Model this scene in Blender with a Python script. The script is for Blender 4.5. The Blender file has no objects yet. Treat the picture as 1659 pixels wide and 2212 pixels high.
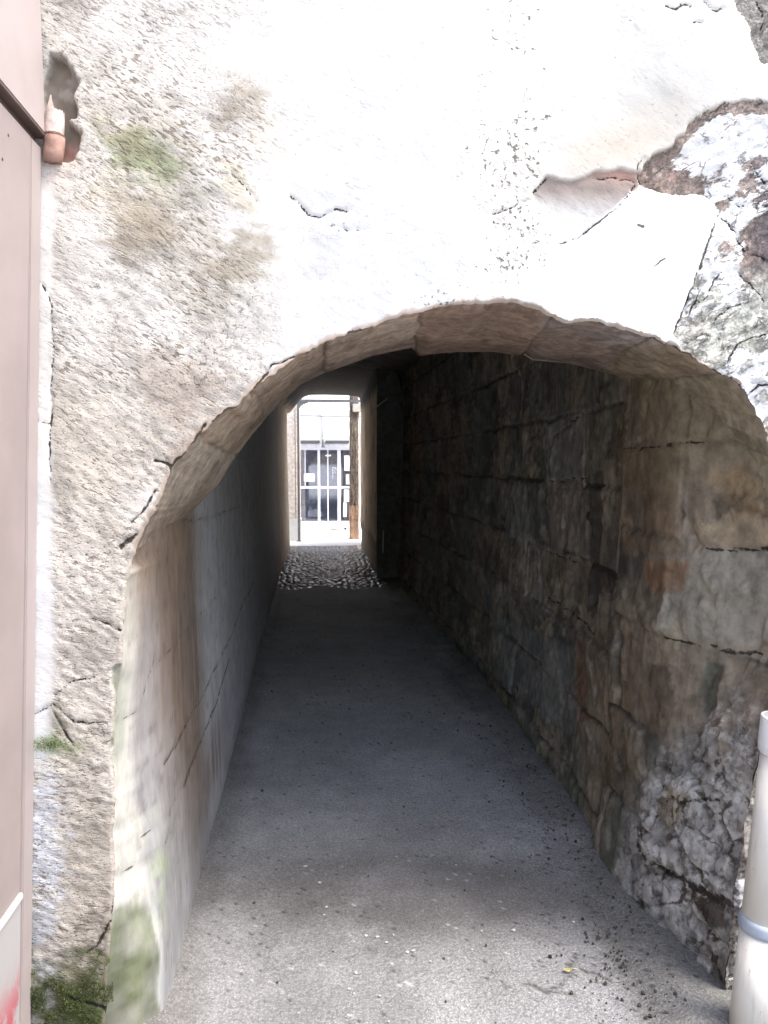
import bpy, bmesh, math, random
import numpy as np
from mathutils import Vector, Matrix

random.seed(7)
SC = bpy.context.scene
COL = SC.collection
PI = math.pi

# ------------------------------------------------------------------ numpy noise
def _hash(ix, iy, iz, seed):
    n = (ix.astype(np.int64) * 374761393 + iy.astype(np.int64) * 668265263
         + iz.astype(np.int64) * 2147483647 + seed * 1274126177) & 0xFFFFFFFF
    n = ((n ^ (n >> 13)) * 1274126177) & 0xFFFFFFFF
    n = ((n ^ (n >> 15)) * 2246822519) & 0xFFFFFFFF
    n = n ^ (n >> 16)
    return (n & 0xFFFFFF) / float(0xFFFFFF)

def vnoise(x, y, seed=0):
    x = np.asarray(x, float); y = np.asarray(y, float)
    xi = np.floor(x); yi = np.floor(y)
    fx = x - xi; fy = y - yi
    fx = fx * fx * fx * (fx * (fx * 6 - 15) + 10); fy = fy * fy * fy * (fy * (fy * 6 - 15) + 10)
    z = np.zeros_like(xi)
    a = _hash(xi, yi, z, seed); b = _hash(xi + 1, yi, z, seed)
    c = _hash(xi, yi + 1, z, seed); d = _hash(xi + 1, yi + 1, z, seed)
    return (a + (b - a) * fx + (c - a) * fy + (a - b - c + d) * fx * fy) * 2 - 1

def fbm(x, y, seed=0, octv=4, gain=.5):
    s = 0; a = 1; t = 0
    for k in range(octv):
        s = s + a * vnoise(x * 2 ** k + 17.3 * k, y * 2 ** k - 9.1 * k, seed + k); t += a; a *= gain
    return s / t

def voronoi(x, y, seed=0, jit=.9):
    xi = np.floor(x); yi = np.floor(y)
    f1 = np.full(x.shape, 9.); f2 = np.full(x.shape, 9.); cid = np.zeros(x.shape)
    for dx in (-1, 0, 1):
        for dy in (-1, 0, 1):
            cx = xi + dx; cy = yi + dy; z = np.zeros_like(cx)
            px = cx + .5 + jit * (_hash(cx, cy, z, seed) - .5)
            py = cy + .5 + jit * (_hash(cx, cy, z + 1, seed) - .5)
            d = np.hypot(px - x, py - y); h = _hash(cx, cy, z + 2, seed)
            m = d < f1
            f2 = np.where(m, f1, np.minimum(f2, d)); cid = np.where(m, h, cid); f1 = np.where(m, d, f1)
    return f1, f2, cid

def sstep(a, b, x):
    t = np.clip((x - a) / (b - a), 0, 1)
    return t * t * (3 - 2 * t)

def seg_dist(x, y, pts):
    """distance to a polyline"""
    d = np.full(np.shape(x), 1e9)
    for (ax, ay), (bx, by) in zip(pts[:-1], pts[1:]):
        vx, vy = bx - ax, by - ay
        L = vx * vx + vy * vy + 1e-12
        t = np.clip(((x - ax) * vx + (y - ay) * vy) / L, 0, 1)
        d = np.minimum(d, np.hypot(x - ax - t * vx, y - ay - t * vy))
    return d

def poly_sd(x, y, pts):
    """signed distance to a polygon, positive inside"""
    d = seg_dist(x, y, list(pts) + [pts[0]])
    ins = np.zeros(np.shape(x), bool)
    n = len(pts)
    for i in range(n):
        (ax, ay), (bx, by) = pts[i], pts[(i + 1) % n]
        if ay == by: continue
        c = ((ay > y) != (by > y)) & (x < (bx - ax) * (y - ay) / (by - ay) + ax)
        ins ^= c
    return np.where(ins, d, -d)

def blob(u, v, cu, cv, ru, rv, ang=0):
    c, s = math.cos(math.radians(ang)), math.sin(math.radians(ang))
    a = ((u - cu) * c + (v - cv) * s) / ru; b = (-(u - cu) * s + (v - cv) * c) / rv
    return np.exp(-(a * a + b * b))

def lerp3(A, B, t):
    return A + (np.asarray(B) - A) * t[..., None]

# ------------------------------------------------------------------ camera
W, H, F_PX = 1659., 2212., 1640.
CAM = np.array([0, 0, 1.55])
PITCH = math.atan(106 / F_PX); YAW = math.atan(139.5 / math.hypot(F_PX, 106))
FW = np.array([math.sin(YAW) * math.cos(PITCH), math.cos(YAW) * math.cos(PITCH), -math.sin(PITCH)])
RT = np.array([math.cos(YAW), -math.sin(YAW), 0])
UP = np.cross(RT, FW)
def ray(u, v):
    return FW * F_PX + RT * (u - W / 2) + UP * (H / 2 - v)
def at_y(u, v, Y):
    d = ray(u, v); return CAM + d * ((Y - CAM[1]) / d[1])
def at_x(u, v, X):
    d = ray(u, v); return CAM + d * ((X - CAM[0]) / d[0])
def at_z(u, v, Z=0.):
    d = ray(u, v); return CAM + d * ((Z - CAM[2]) / d[2])
def project(x, y, z):
    dx, dy, dz = x - CAM[0], y - CAM[1], z - CAM[2]
    w = dx * FW[0] + dy * FW[1] + dz * FW[2]
    return (W / 2 + F_PX * (dx * RT[0] + dy * RT[1] + dz * RT[2]) / w,
            H / 2 - F_PX * (dx * UP[0] + dy * UP[1] + dz * UP[2]) / w)
def resample(pts, n, smooth=0):
    p = np.asarray(pts, float)
    s = np.concatenate([[0], np.cumsum(np.linalg.norm(np.diff(p, axis=0), axis=1))])
    t = np.linspace(0, s[-1], n)
    q = np.stack([np.interp(t, s, p[:, k]) for k in range(p.shape[1])], 1)
    for _ in range(smooth):
        q[1:-1] = (q[:-2] + 2 * q[1:-1] + q[2:]) / 4
    return q

cd = bpy.data.cameras.new('camera'); cam = bpy.data.objects.new('camera', cd); COL.objects.link(cam)
cam.location = CAM; cam.rotation_euler = (PI / 2 - PITCH, 0, -YAW)
cd.sensor_fit = 'VERTICAL'; cd.sensor_height = 24; cd.lens = 24 * F_PX / H; cd.clip_end = 2000; cd.clip_start = .05
SC.camera = cam

# ------------------------------------------------------------------ object helpers
def link(o, parent=None):
    COL.objects.link(o)
    if parent is not None:
        o.parent = parent
        o.matrix_parent_inverse = Matrix.Translation(-world_loc(parent))
    return o
def world_loc(o):
    # everything is built in world coordinates; only Empties carry a location
    return Vector(o['_loc']) if '_loc' in o else Vector((0, 0, 0))
def thing(name, label, cat, loc, group=None):
    o = bpy.data.objects.new(name, None); COL.objects.link(o)
    o.location = loc; o['_loc'] = tuple(float(c) for c in loc); o.empty_display_size = .05
    return tag(o, label, cat, group)
def tag(o, label, cat, group=None, kind=None):
    o['label'] = label; o['category'] = cat
    if group: o['group'] = group
    if kind: o['kind'] = kind
    return o
def struct(o, kind='structure'):
    o['kind'] = kind; return o

def np_mesh(name, verts, faces, mat, parent=None, attrs=None, smooth=True):
    me = bpy.data.meshes.new(name)
    nv, nf = len(verts), len(faces)
    me.vertices.add(nv); me.vertices.foreach_set('co', np.asarray(verts, np.float32).ravel())
    me.loops.add(nf * 4); me.loops.foreach_set('vertex_index', np.asarray(faces, np.int32).ravel())
    me.polygons.add(nf)
    me.polygons.foreach_set('loop_start', np.arange(0, nf * 4, 4, dtype=np.int32))
    me.polygons.foreach_set('loop_total', np.full(nf, 4, np.int32))
    me.polygons.foreach_set('use_smooth', np.full(nf, smooth, bool))
    me.update(calc_edges=True)
    for k, a in (attrs or {}).items():
        a = np.asarray(a, np.float32)
        if a.ndim == 2:
            at = me.attributes.new(k, 'FLOAT_COLOR', 'POINT')
            at.data.foreach_set('color', np.concatenate([a, np.ones((len(a), 1), np.float32)], 1).ravel())
        else:
            at = me.attributes.new(k, 'FLOAT', 'POINT'); at.data.foreach_set('value', a.ravel())
    me.materials.append(mat)
    return link(bpy.data.objects.new(name, me), parent)

def grid(name, V, mat, parent=None, attrs=None, keep=None, flip=False, smooth=True):
    R, C = V.shape[:2]
    idx = np.arange(R * C).reshape(R, C)
    f = np.stack([idx[:-1, :-1], idx[:-1, 1:], idx[1:, 1:], idx[1:, :-1]], -1)
    if flip: f = f[..., ::-1]
    f = f[keep] if keep is not None else f.reshape(-1, 4)
    verts = V.reshape(-1, 3)
    at = {k: (a.reshape(-1, 3) if a.ndim == 3 else a.reshape(-1)) for k, a in (attrs or {}).items()}
    if keep is not None:
        used, inv = np.unique(f.ravel(), return_inverse=True)
        f = inv.reshape(-1, 4); verts = verts[used]; at = {k: a[used] for k, a in at.items()}
    return np_mesh(name, verts, f, mat, parent, at, smooth)

def bm_obj(name, bm, mat, parent=None, smooth=False):
    me = bpy.data.meshes.new(name)
    bmesh.ops.recalc_face_normals(bm, faces=bm.faces)
    bm.to_mesh(me); bm.free()
    me.materials.append(mat)
    if smooth: me.polygons.foreach_set('use_smooth', [True] * len(me.polygons))
    return link(bpy.data.objects.new(name, me), parent)
def add_box(bm, x0, x1, y0, y1, z0, z1, bev=0.0):
    r = bmesh.ops.create_cube(bm, size=1)
    bmesh.ops.scale(bm, vec=(x1 - x0, y1 - y0, z1 - z0), verts=r['verts'])
    bmesh.ops.translate(bm, vec=((x0 + x1) / 2, (y0 + y1) / 2, (z0 + z1) / 2), verts=r['verts'])
    if bev > 0:
        ed = list({e for v in r['verts'] for e in v.link_edges})
        bmesh.ops.bevel(bm, geom=ed, offset=bev, segments=2, affect='EDGES')
def box(name, x0, x1, y0, y1, z0, z1, mat, parent=None, bev=0.0):
    bm = bmesh.new(); add_box(bm, x0, x1, y0, y1, z0, z1, bev)
    return bm_obj(name, bm, mat, parent)
def add_tube(bm, pts, rad, n=16, cap=True):
    pts = [Vector(p) for p in pts]
    rads = rad if isinstance(rad, (list, tuple)) else [rad] * len(pts)
    rings = []
    prev = None
    for i, p in enumerate(pts):
        t = (pts[min(i + 1, len(pts) - 1)] - pts[max(i - 1, 0)]).normalized()
        if prev is None:
            a = t.orthogonal().normalized()
        else:
            a = (prev - t * prev.dot(t)).normalized()
        prev = a; b = t.cross(a)
        rings.append([bm.verts.new(p + (a * math.cos(2 * PI * k / n) + b * math.sin(2 * PI * k / n)) * rads[i]) for k in range(n)])
    for r0, r1 in zip(rings[:-1], rings[1:]):
        for k in range(n):
            bm.faces.new((r0[k], r0[(k + 1) % n], r1[(k + 1) % n], r1[k]))
    if cap:
        bm.faces.new(rings[0][::-1]); bm.faces.new(rings[-1])
def tube(name, pts, rad, mat, parent=None, n=16):
    bm = bmesh.new(); add_tube(bm, pts, rad, n)
    return bm_obj(name, bm, mat, parent, smooth=True)

# ------------------------------------------------------------------ materials
class NT:
    def __init__(s, name):
        s.m = bpy.data.materials.new(name); s.m.use_nodes = True
        s.t = s.m.node_tree; s.n = s.t.nodes
        s.b = s.n['Principled BSDF']
    def node(s, typ, **kw):
        x = s.n.new(typ)
        for k, v in kw.items():
            if k.startswith('i_'):
                x.inputs[k[2:].replace('_', ' ')].default_value = v
            else: setattr(x, k, v)
        return x
    def L(s, a, b): s.t.links.new(a, b)
    def attr(s, name): return s.node('ShaderNodeAttribute', attribute_name=name)
    def coords(s, rot=(0, 0, 0), scale=(1, 1, 1)):
        tc = s.node('ShaderNodeTexCoord'); src = tc.outputs['Object']
        if any(rot):
            mr = s.node('ShaderNodeMapping'); mr.inputs['Rotation'].default_value = rot
            s.L(src, mr.inputs['Vector']); src = mr.outputs[0]
        mp = s.node('ShaderNodeMapping'); mp.inputs['Scale'].default_value = scale
        s.L(src, mp.inputs['Vector']); return mp.outputs[0]
    def noise(s, vec, scale, detail=3, rough=.55, dist=0):
        x = s.node('ShaderNodeTexNoise'); x.inputs['Scale'].default_value = scale
        x.inputs['Detail'].default_value = detail; x.inputs['Roughness'].default_value = rough
        x.inputs['Distortion'].default_value = dist
        if vec is not None: s.L(vec, x.inputs['Vector'])
        return x.outputs['Fac']
    def ramp(s, fac, a, b, ca=0., cb=1.):
        x = s.node('ShaderNodeMapRange'); x.interpolation_type = 'SMOOTHSTEP'
        x.inputs['From Min'].default_value = a; x.inputs['From Max'].default_value = b
        x.inputs['To Min'].default_value = ca; x.inputs['To Max'].default_value = cb
        s.L(fac, x.inputs['Value']); return x.outputs[0]
    def math(s, op, a, b=None, c=None):
        x = s.node('ShaderNodeMath', operation=op)
        for k, v in enumerate((a, b, c)):
            if v is None: continue
            if isinstance(v, (int, float)): x.inputs[k].default_value = v
            else: s.L(v, x.inputs[k])
        return x.outputs[0]
    def mix(s, fac, a, b, blend='MIX'):
        x = s.node('ShaderNodeMix', data_type='RGBA', blend_type=blend)
        for k, v in ((0, fac), (6, a), (7, b)):
            if isinstance(v, (int, float)): x.inputs[k].default_value = v
            elif isinstance(v, tuple): x.inputs[k].default_value = (*v, 1)
            else: s.L(v, x.inputs[k])
        return x.outputs[2]
    def bump(s, h, strength, dist, normal=None):
        x = s.node('ShaderNodeBump'); x.inputs['Distance'].default_value = dist
        if isinstance(strength, (int, float)): x.inputs['Strength'].default_value = strength
        else: s.L(strength, x.inputs['Strength'])
        s.L(h, x.inputs['Height'])
        if normal is not None: s.L(normal, x.inputs['Normal'])
        return x.outputs[0]
    def done(s, color=None, rough=.9, normal=None, spec=.3, metal=0):
        if color is not None:
            if isinstance(color, tuple): s.b.inputs['Base Color'].default_value = (*color, 1)
            else: s.L(color, s.b.inputs['Base Color'])
        if isinstance(rough, (int, float)): s.b.inputs['Roughness'].default_value = rough
        else: s.L(rough, s.b.inputs['Roughness'])
        s.b.inputs['Specular IOR Level'].default_value = spec
        s.b.inputs['Metallic'].default_value = metal
        if normal is not None: s.L(normal, s.b.inputs['Normal'])
        return s.m

GRAIN_A = -30
def shards(t, vec, scale, warp):
    """angular broken-stone cells: (edge distance, random value per cell)"""
    w = t.node('ShaderNodeTexNoise'); w.inputs['Scale'].default_value = scale * .9; w.inputs['Detail'].default_value = 4
    t.L(vec, w.inputs['Vector'])
    vm = t.node('ShaderNodeVectorMath', operation='MULTIPLY_ADD'); vm.inputs[1].default_value = (warp,) * 3
    t.L(w.outputs['Color'], vm.inputs[0]); t.L(vec, vm.inputs[2])
    e = t.node('ShaderNodeTexVoronoi', feature='DISTANCE_TO_EDGE'); c = t.node('ShaderNodeTexVoronoi')
    for x in (e, c):
        x.inputs['Scale'].default_value = scale; x.inputs['Randomness'].default_value = 1.0; t.L(vm.outputs[0], x.inputs['Vector'])
    sp = t.node('ShaderNodeSeparateColor'); t.L(c.outputs['Color'], sp.inputs[0])
    return e.outputs['Distance'], sp.outputs[0]
def crack_mask(t, v):
    """crack attribute = distance to the nearest crack in crack widths"""
    cr = t.attr('crack').outputs['Fac']
    w = t.math('MULTIPLY', t.math('SUBTRACT', t.noise(v, 55, 4, .7), .5), 2.6)
    w2 = t.math('MULTIPLY', t.math('SUBTRACT', t.noise(v, 17, 2, .5), .42), 1.6)
    return t.ramp(t.math('ADD', t.math('ADD', cr, w), t.math('MAXIMUM', w2, -.3)), 1.0, .55)
def m_facade():
    """rough-cast plaster: colour comes with the mesh, the grain is stretched noise pits"""
    t = NT('rough_plaster')
    col = t.attr('Col').outputs['Color']; g = t.attr('grain').outputs['Fac']; sp = t.attr('speck').outputs['Fac']
    v0 = t.coords()
    v = t.coords(rot=(0, math.radians(GRAIN_A), 0), scale=(1, 1, 2.7))
    n1a = t.noise(v, 46, 2, .5, .15)
    n1b = t.noise(t.coords(rot=(0, math.radians(-6), 0), scale=(1, 1, 2.2)), 58, 3, .55, .2)
    n1c = t.noise(v0, 74, 4, .65)
    zone = t.noise(v0, 2.3, 3, .5)
    sepz = t.node('ShaderNodeSeparateXYZ'); t.L(v0, sepz.inputs[0])
    lowz = t.ramp(t.math('ADD', sepz.outputs['Z'], t.math('MULTIPLY', zone, .9)), 2.3, 1.5)
    def fmix(f, a_, b_):
        x = t.node('ShaderNodeMix', data_type='FLOAT'); t.L(f, x.inputs[0]); t.L(a_, x.inputs[2]); t.L(b_, x.inputs[3]); return x.outputs[0]
    n1 = fmix(lowz, n1a, n1b)
    n1 = fmix(t.ramp(zone, .50, .62), n1, n1c)
    n2 = t.noise(t.coords(rot=(0, math.radians(GRAIN_A * .5), 0), scale=(1, 1, 2.1)), 105, 2, .55)
    n3 = t.math('ADD', t.math('MULTIPLY', t.noise(v0, 15, 4, .6), .55), t.math('MULTIPLY', t.noise(v0, 4.2, 4, .6), .45))
    pit = t.ramp(n1, .465, .35)
    pit2 = t.ramp(n2, .43, .31)
    big = t.ramp(n3, .42, .57, .12, 1.0)
    p = t.math('MAXIMUM', t.math('MULTIPLY', pit, big), t.math('MULTIPLY', pit2, .55))
    p = t.math('MULTIPLY', p, g)
    dash = t.math('MULTIPLY', t.ramp(n2, .315, .27), t.ramp(n3, .42, .6, .1, .8))
    grit = t.ramp(t.noise(v0, 210, 3, .7), .3, .7, .84, 1.1)
    blot = t.ramp(t.noise(v0, 8, 6, .65, .4), .34, .62, .80, 1.08)
    gm = t.math('MULTIPLY_ADD', t.math('MULTIPLY', grit, blot), g, t.math('SUBTRACT', 1.0, g))
    col = t.mix(1., col, gm, 'MULTIPLY')
    pit_col = t.mix(t.math('MAXIMUM', t.math('MULTIPLY', p, .70), dash), col, (.15, .12, .095))  # darker colour mixed into the grain pits and dashes
    lich = t.ramp(t.math('ADD', t.noise(v0, 85, 3, .65), t.math('MULTIPLY', sp, .26)), .72, .80)
    lich = t.math('MULTIPLY', lich, t.ramp(sp, .02, .2))
    pit_col = t.mix(t.math('MULTIPLY', lich, .85), pit_col, (.09, .085, .07))
    ck = crack_mask(t, v0)
    pit_col = t.mix(t.math('MULTIPLY', ck, .93), pit_col, (.028, .024, .02))
    h = t.math('SUBTRACT', t.math('MULTIPLY', n1, .5), t.math('MULTIPLY', p, .8))
    h = t.math('ADD', h, t.math('MULTIPLY', n2, .22))
    h = t.math('MULTIPLY', h, t.math('MULTIPLY_ADD', g, .8, .12))
    h = t.math('SUBTRACT', h, t.math('MULTIPLY', t.math('MAXIMUM', ck, lich), .8))
    nr = t.bump(h, .75, .0045)
    return t.done(pit_col, .95, nr, .1)

def m_bare():
    """stone with crusts of old lime: the lime attribute is thresholded against fine diagonal noise"""
    t = NT('weathered_rubble')
    col = t.attr('Col').outputs['Color']; lm = t.attr('lime').outputs['Fac']
    v0 = t.coords(); v = t.coords(rot=(0, math.radians(-GRAIN_A), 0), scale=(1, 1, 2.0))
    a = t.noise(v, 34, 6, .68, .5); b = t.noise(v0, 120, 3, .65); c = t.noise(v, 11, 4, .6, .4)
    x = t.math('ADD', t.math('ADD', lm, t.math('MULTIPLY', t.math('SUBTRACT', a, .5), 2.6)), t.math('MULTIPLY', t.math('SUBTRACT', c, .5), 3.2))
    w = t.ramp(x, -.30, .22)
    cav = t.math('MULTIPLY', t.ramp(x, -.55, -.12), t.ramp(x, .06, -.12))
    cav = t.math('MULTIPLY', cav, t.ramp(c, .38, .55))
    ed, cr = shards(t, t.coords(rot=(0, math.radians(-GRAIN_A), 0), scale=(1, 1, 1.7)), 9, .22)
    ed2, cr2 = shards(t, t.coords(rot=(0, math.radians(-GRAIN_A), 0), scale=(1, 1, 1.5)), 40, .07)
    x = t.math('ADD', x, t.math('MULTIPLY', t.math('SUBTRACT', cr, .5), .9))
    w = t.ramp(x, -.22, .16)
    gap = t.math('MULTIPLY', t.ramp(t.math('ADD', ed, t.math('MULTIPLY', t.math('SUBTRACT', b, .5), .12)), .045, .0), t.ramp(c, .50, .62))
    base = t.mix(1., col, t.math('MULTIPLY', t.ramp(b, .3, .7, .7, 1.3), t.ramp(cr2, 0, 1, .75, 1.2)), 'MULTIPLY')
    base = t.mix(t.math('MULTIPLY', cav, .75), base, (.06, .05, .045))
    cc = t.mix(w, base, t.mix(t.ramp(c, .35, .65), (.66, .65, .645), (.80, .795, .79)))
    fl = t.math('MULTIPLY', t.ramp(t.noise(v, 78, 4, .7, .4), .42, .33), t.ramp(c, .62, .42, .15, 1.))
    dk = t.math('MAXIMUM', t.math('MAXIMUM', t.ramp(t.math('ADD', a, t.math('MULTIPLY', b, .5)), .60, .50), fl), gap)
    cc = t.mix(t.math('MULTIPLY', dk, .52), cc, (.10, .085, .075))
    ck = crack_mask(t, v0)
    cc = t.mix(t.math('MULTIPLY', ck, .93), cc, (.028, .024, .02))
    h = t.math('ADD', t.math('ADD', t.math('MULTIPLY', w, .35), t.math('MULTIPLY', a, 1.1)), t.math('MULTIPLY', b, .3))
    h = t.math('ADD', h, t.math('ADD', t.math('MULTIPLY', cr, .9), t.math('MULTIPLY', cr2, .35)))
    h = t.math('SUBTRACT', h, t.math('ADD', ck, gap))
    return t.done(cc, .95, t.bump(h, .9, .012), .1)

def m_stone(name, bump=.5, dist=.006, sc=40, stretch=(1, 1, 1), speck=.5, rough=.85, spec=.25):
    t = NT(name)
    col = t.attr('Col').outputs['Color']
    v = t.coords(scale=stretch)
    a = t.noise(v, sc, 5, .65, .3); b = t.noise(v, sc * 3.7, 3, .6); c = t.noise(v, sc * .22, 3, .6)
    k = t.ramp(a, .3, .7, 1 - speck, 1 + speck * .55)
    k = t.math('MULTIPLY', k, t.ramp(c, .3, .7, .86, 1.12))
    cc = t.mix(1., col, k, 'MULTIPLY')
    h = t.math('ADD', a, t.math('MULTIPLY', b, .4))
    return t.done(cc, rough, t.bump(h, bump, dist), spec)

def m_plain(name, color, rough=.6, spec=.3, metal=0, var=.12, sc=9, bump=.1):
    t = NT(name)
    v = t.coords()
    n = t.noise(v, sc, 5, .6); n2 = t.noise(v, sc * 14, 3, .6)
    k = t.ramp(n, .3, .7, 1 - var, 1 + var)
    cc = t.mix(1., color, k, 'MULTIPLY')
    return t.done(cc, rough, t.bump(n2, bump, .003), spec, metal)

def m_floor():
    t = NT('worn_asphalt')
    col = t.attr('Col').outputs['Color']
    v = t.coords()
    ag = t.node('ShaderNodeTexVoronoi'); ag.inputs['Scale'].default_value = 150; t.L(v, ag.inputs['Vector'])
    sp = t.ramp(ag.outputs['Distance'], .15, .5, 1.25, .82)
    n = t.noise(v, 90, 4, .65); n2 = t.noise(v, 7, 5, .6); n3 = t.noise(v, 320, 2, .5)
    k = t.math('MULTIPLY', sp, t.ramp(n, .3, .7, .74, 1.26))
    k = t.math('MULTIPLY', k, t.ramp(n2, .3, .7, .9, 1.1))
    cc = t.mix(1., col, k, 'MULTIPLY')
    fl = t.ramp(t.noise(v, 38, 2, .5), .73, .76)
    cc = t.mix(t.math('MULTIPLY', fl, .4), cc, (.5, .48, .45))
    h = t.math('ADD', t.math('MULTIPLY', ag.outputs['Distance'], -.6), t.math('ADD', n, t.math('MULTIPLY', n3, .3)))
    return t.done(cc, t.ramp(n, .3, .7, .62, .85), t.bump(h, .75, .006), .35)

M_PLASTER = m_facade()
M_BARE = m_bare()
def m_patch():
    t = NT('white_cement'); v = t.coords()
    n = t.noise(v, 6, 5, .6)
    c = t.mix(1., (.83, .825, .82), t.ramp(n, .3, .7, .95, 1.03), 'MULTIPLY')
    c = t.mix(t.math('MULTIPLY', crack_mask(t, v), .9), c, (.03, .026, .02))
    return t.done(c, .9, t.bump(t.noise(v, 70, 4, .6), .15, .003), .1)
M_PATCH = m_patch()
M_SOFFIT = m_stone('brown_sandstone', .7, .005, 24, (1.3, 1.0, 1), .34, .9, .15)
def m_render():
    t = NT('smooth_render'); col = t.attr('Col').outputs['Color']
    v0 = t.coords(); v = t.coords(scale=(1, 2.2, .45))
    a = t.noise(v, 26, 5, .65, .3); b = t.noise(v0, 90, 4, .65); c = t.noise(v0, 7, 4, .6)
    k = t.math('MULTIPLY', t.ramp(a, .3, .7, .88, 1.08), t.ramp(c, .3, .7, .88, 1.08))
    cc = t.mix(1., col, k, 'MULTIPLY')
    cc = t.mix(t.math('MULTIPLY', t.ramp(b, .36, .28), .45), cc, (.12, .10, .08))
    ck = crack_mask(t, v0)
    cc = t.mix(t.math('MULTIPLY', ck, .8), cc, (.055, .042, .032))
    h = t.math('SUBTRACT', t.math('ADD', a, t.math('MULTIPLY', b, .4)), ck)
    return t.done(cc, .75, t.bump(h, .35, .003), .3)
M_LWALL = m_render()
def m_ashlar():
    t = NT('old_ashlar'); col = t.attr('Col').outputs['Color']
    v0 = t.coords(); v = t.coords(scale=(1, 1.1, .95))
    a = t.noise(v, 17, 9, .68, .15); b = t.noise(v0, 95, 4, .65); c = t.noise(v0, 5, 4, .6); d = t.noise(t.coords(scale=(1, 1.5, .7)), 24, 6, .72, .3)
    k = t.math('MULTIPLY', t.ramp(a, .28, .72, .62, 1.3), t.ramp(c, .3, .7, .85, 1.15))
    cc = t.mix(1., col, k, 'MULTIPLY')
    cc = t.mix(t.math('MULTIPLY', t.ramp(d, .37, .28), .6), cc, (.035, .03, .025))
    cc = t.mix(t.math('MULTIPLY', t.ramp(b, .68, .76), .35), cc, (.34, .31, .27))
    rb = t.attr('rub').outputs['Fac']
    r1 = t.noise(t.coords(rot=(math.radians(35), 0, 0), scale=(1, 1, 1.4)), 30, 7, .66, .1); r2 = t.noise(v0, 9, 5, .6, .5)
    pits = t.math('MULTIPLY', t.ramp(r1, .46, .38), rb)
    chips = t.math('MULTIPLY', t.math('MULTIPLY', t.ramp(r1, .54, .60), t.ramp(r2, .42, .58)), rb)
    cc = t.mix(t.math('MULTIPLY', pits, .5), cc, (.045, .038, .03)); cc = t.mix(t.math('MULTIPLY', chips, .4), cc, (.55, .54, .52))
    ed, cr = shards(t, t.coords(rot=(math.radians(30), 0, 0), scale=(1, 1, 1.5)), 6.5, .24)
    ed2, cr2 = shards(t, t.coords(rot=(math.radians(-20), 0, 0), scale=(1, 1, 1.3)), 30, .10)
    gap = t.math('MULTIPLY', t.math('MULTIPLY', t.ramp(t.math('ADD', ed, t.math('MULTIPLY', t.math('SUBTRACT', r1, .5), .35)), .10, .0), t.ramp(r2, .44, .56)), rb)
    cc = t.mix(rb, cc, t.mix(1., cc, t.math('MULTIPLY', t.ramp(cr, 0, 1, .68, 1.3), t.ramp(cr2, 0, 1, .9, 1.1)), 'MULTIPLY'))
    cc = t.mix(t.math('MULTIPLY', gap, .85), cc, (.05, .036, .024))
    hr = t.math('ADD', t.math('MULTIPLY', cr, 1.3), t.math('MULTIPLY', cr2, .35))
    hr = t.math('ADD', t.math('SUBTRACT', hr, t.math('MULTIPLY', gap, 1.6)), t.math('MULTIPLY', r1, 1.2))
    a = t.math('ADD', a, t.math('MULTIPLY', hr, rb))
    ck = crack_mask(t, v0)
    cc = t.mix(t.math('MULTIPLY', ck, .88), cc, (.02, .017, .014))
    h = t.math('SUBTRACT', t.math('ADD', t.math('MULTIPLY', a, 1.4), t.math('MULTIPLY', b, .25)), t.math('MULTIPLY', ck, .8))
    return t.done(cc, .88, t.bump(h, .55, .006), .22)
M_RWALL = m_ashlar()
M_FLOOR = m_floor()
M_COBBLE = m_stone('river_cobble', .4, .003, 60, (1, 1, 1), .3, .24, .6)
M_OCHRE = m_stone('ochre_plaster', .4, .004, 30, (1, 1, .5), .2, .9, .2)
M_DARK = m_plain('sooty_plaster', (.19, .175, .165), .95, .1, 0, .25, 4, .3)
M_WHITEWALL = m_plain('lime_wash', (.78, .77, .75), .9, .1, 0, .05, 5, .2)
M_METAL = m_plain('grey_painted_metal', (.16, .165, .17), .5, .4, .2, .2, 14, .08)

def flat_attr(V, c, var=.12, seed=0, sx=3, sy=3):
    n = fbm(V[..., 0] * sx + V[..., 1] * sy, V[..., 2] * sx + V[..., 1] * .7, seed)
    return np.clip(np.asarray(c)[None, None, :] * (1 + var * n[..., None]), 0, 1)

# ------------------------------------------------------------------ the passage building
Y0, Y1, YP, YE = 2.0, 2.83, 10.0, 14.0
bld = thing('passage_building', 'old building with crumbling white rough plaster, pierced by a dark arched passage', 'building', (.33, Y0, 0))

OUT_P = [(222, 2300), (224, 2212), (228, 2100), (238, 2000), (246, 1900), (246, 1700), (245, 1620), (252, 1500), (262, 1420), (275, 1300),
         (287, 1200), (310, 1140), (340, 1080), (375, 1010), (430, 945), (500, 880), (545, 840), (600, 798), (640, 770),
         (700, 740), (760, 715), (810, 700), (860, 688), (910, 675), (960, 663), (1000, 657), (1050, 655), (1100, 655),
         (1150, 662), (1180, 680), (1230, 690), (1280, 697), (1350, 715), (1400, 730), (1455, 745), (1500, 768), (1530, 790),
         (1570, 808), (1600, 830), (1630, 880), (1659, 950), (1690, 1030), (1705, 1120), (1705, 1250), (1690, 1400),
         (1660, 1550), (1625, 1700), (1600, 1850), (1585, 1950), (1570, 2100), (1560, 2300)]
o3 = np.array([at_y(u, v, Y0) for u, v in OUT_P])[:, [0, 2]]
o3[0, 1] = min(o3[0, 1], 0); o3[-1, 1] = min(o3[-1, 1], 0)
NOUT = 1150
OUTL = resample(o3, NOUT, 6)                       # (x,z) of the arch edge
i_cr = np.arange(NOUT)
tang = np.gradient(OUTL, axis=0); tang /= np.linalg.norm(tang, axis=1)[:, None]
nrm = np.stack([-tang[:, 1], tang[:, 0]], 1)       # points outwards (up at the crown)
uo, vo = project(OUTL[:, 0], np.full(NOUT, Y0), OUTL[:, 1])
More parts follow.
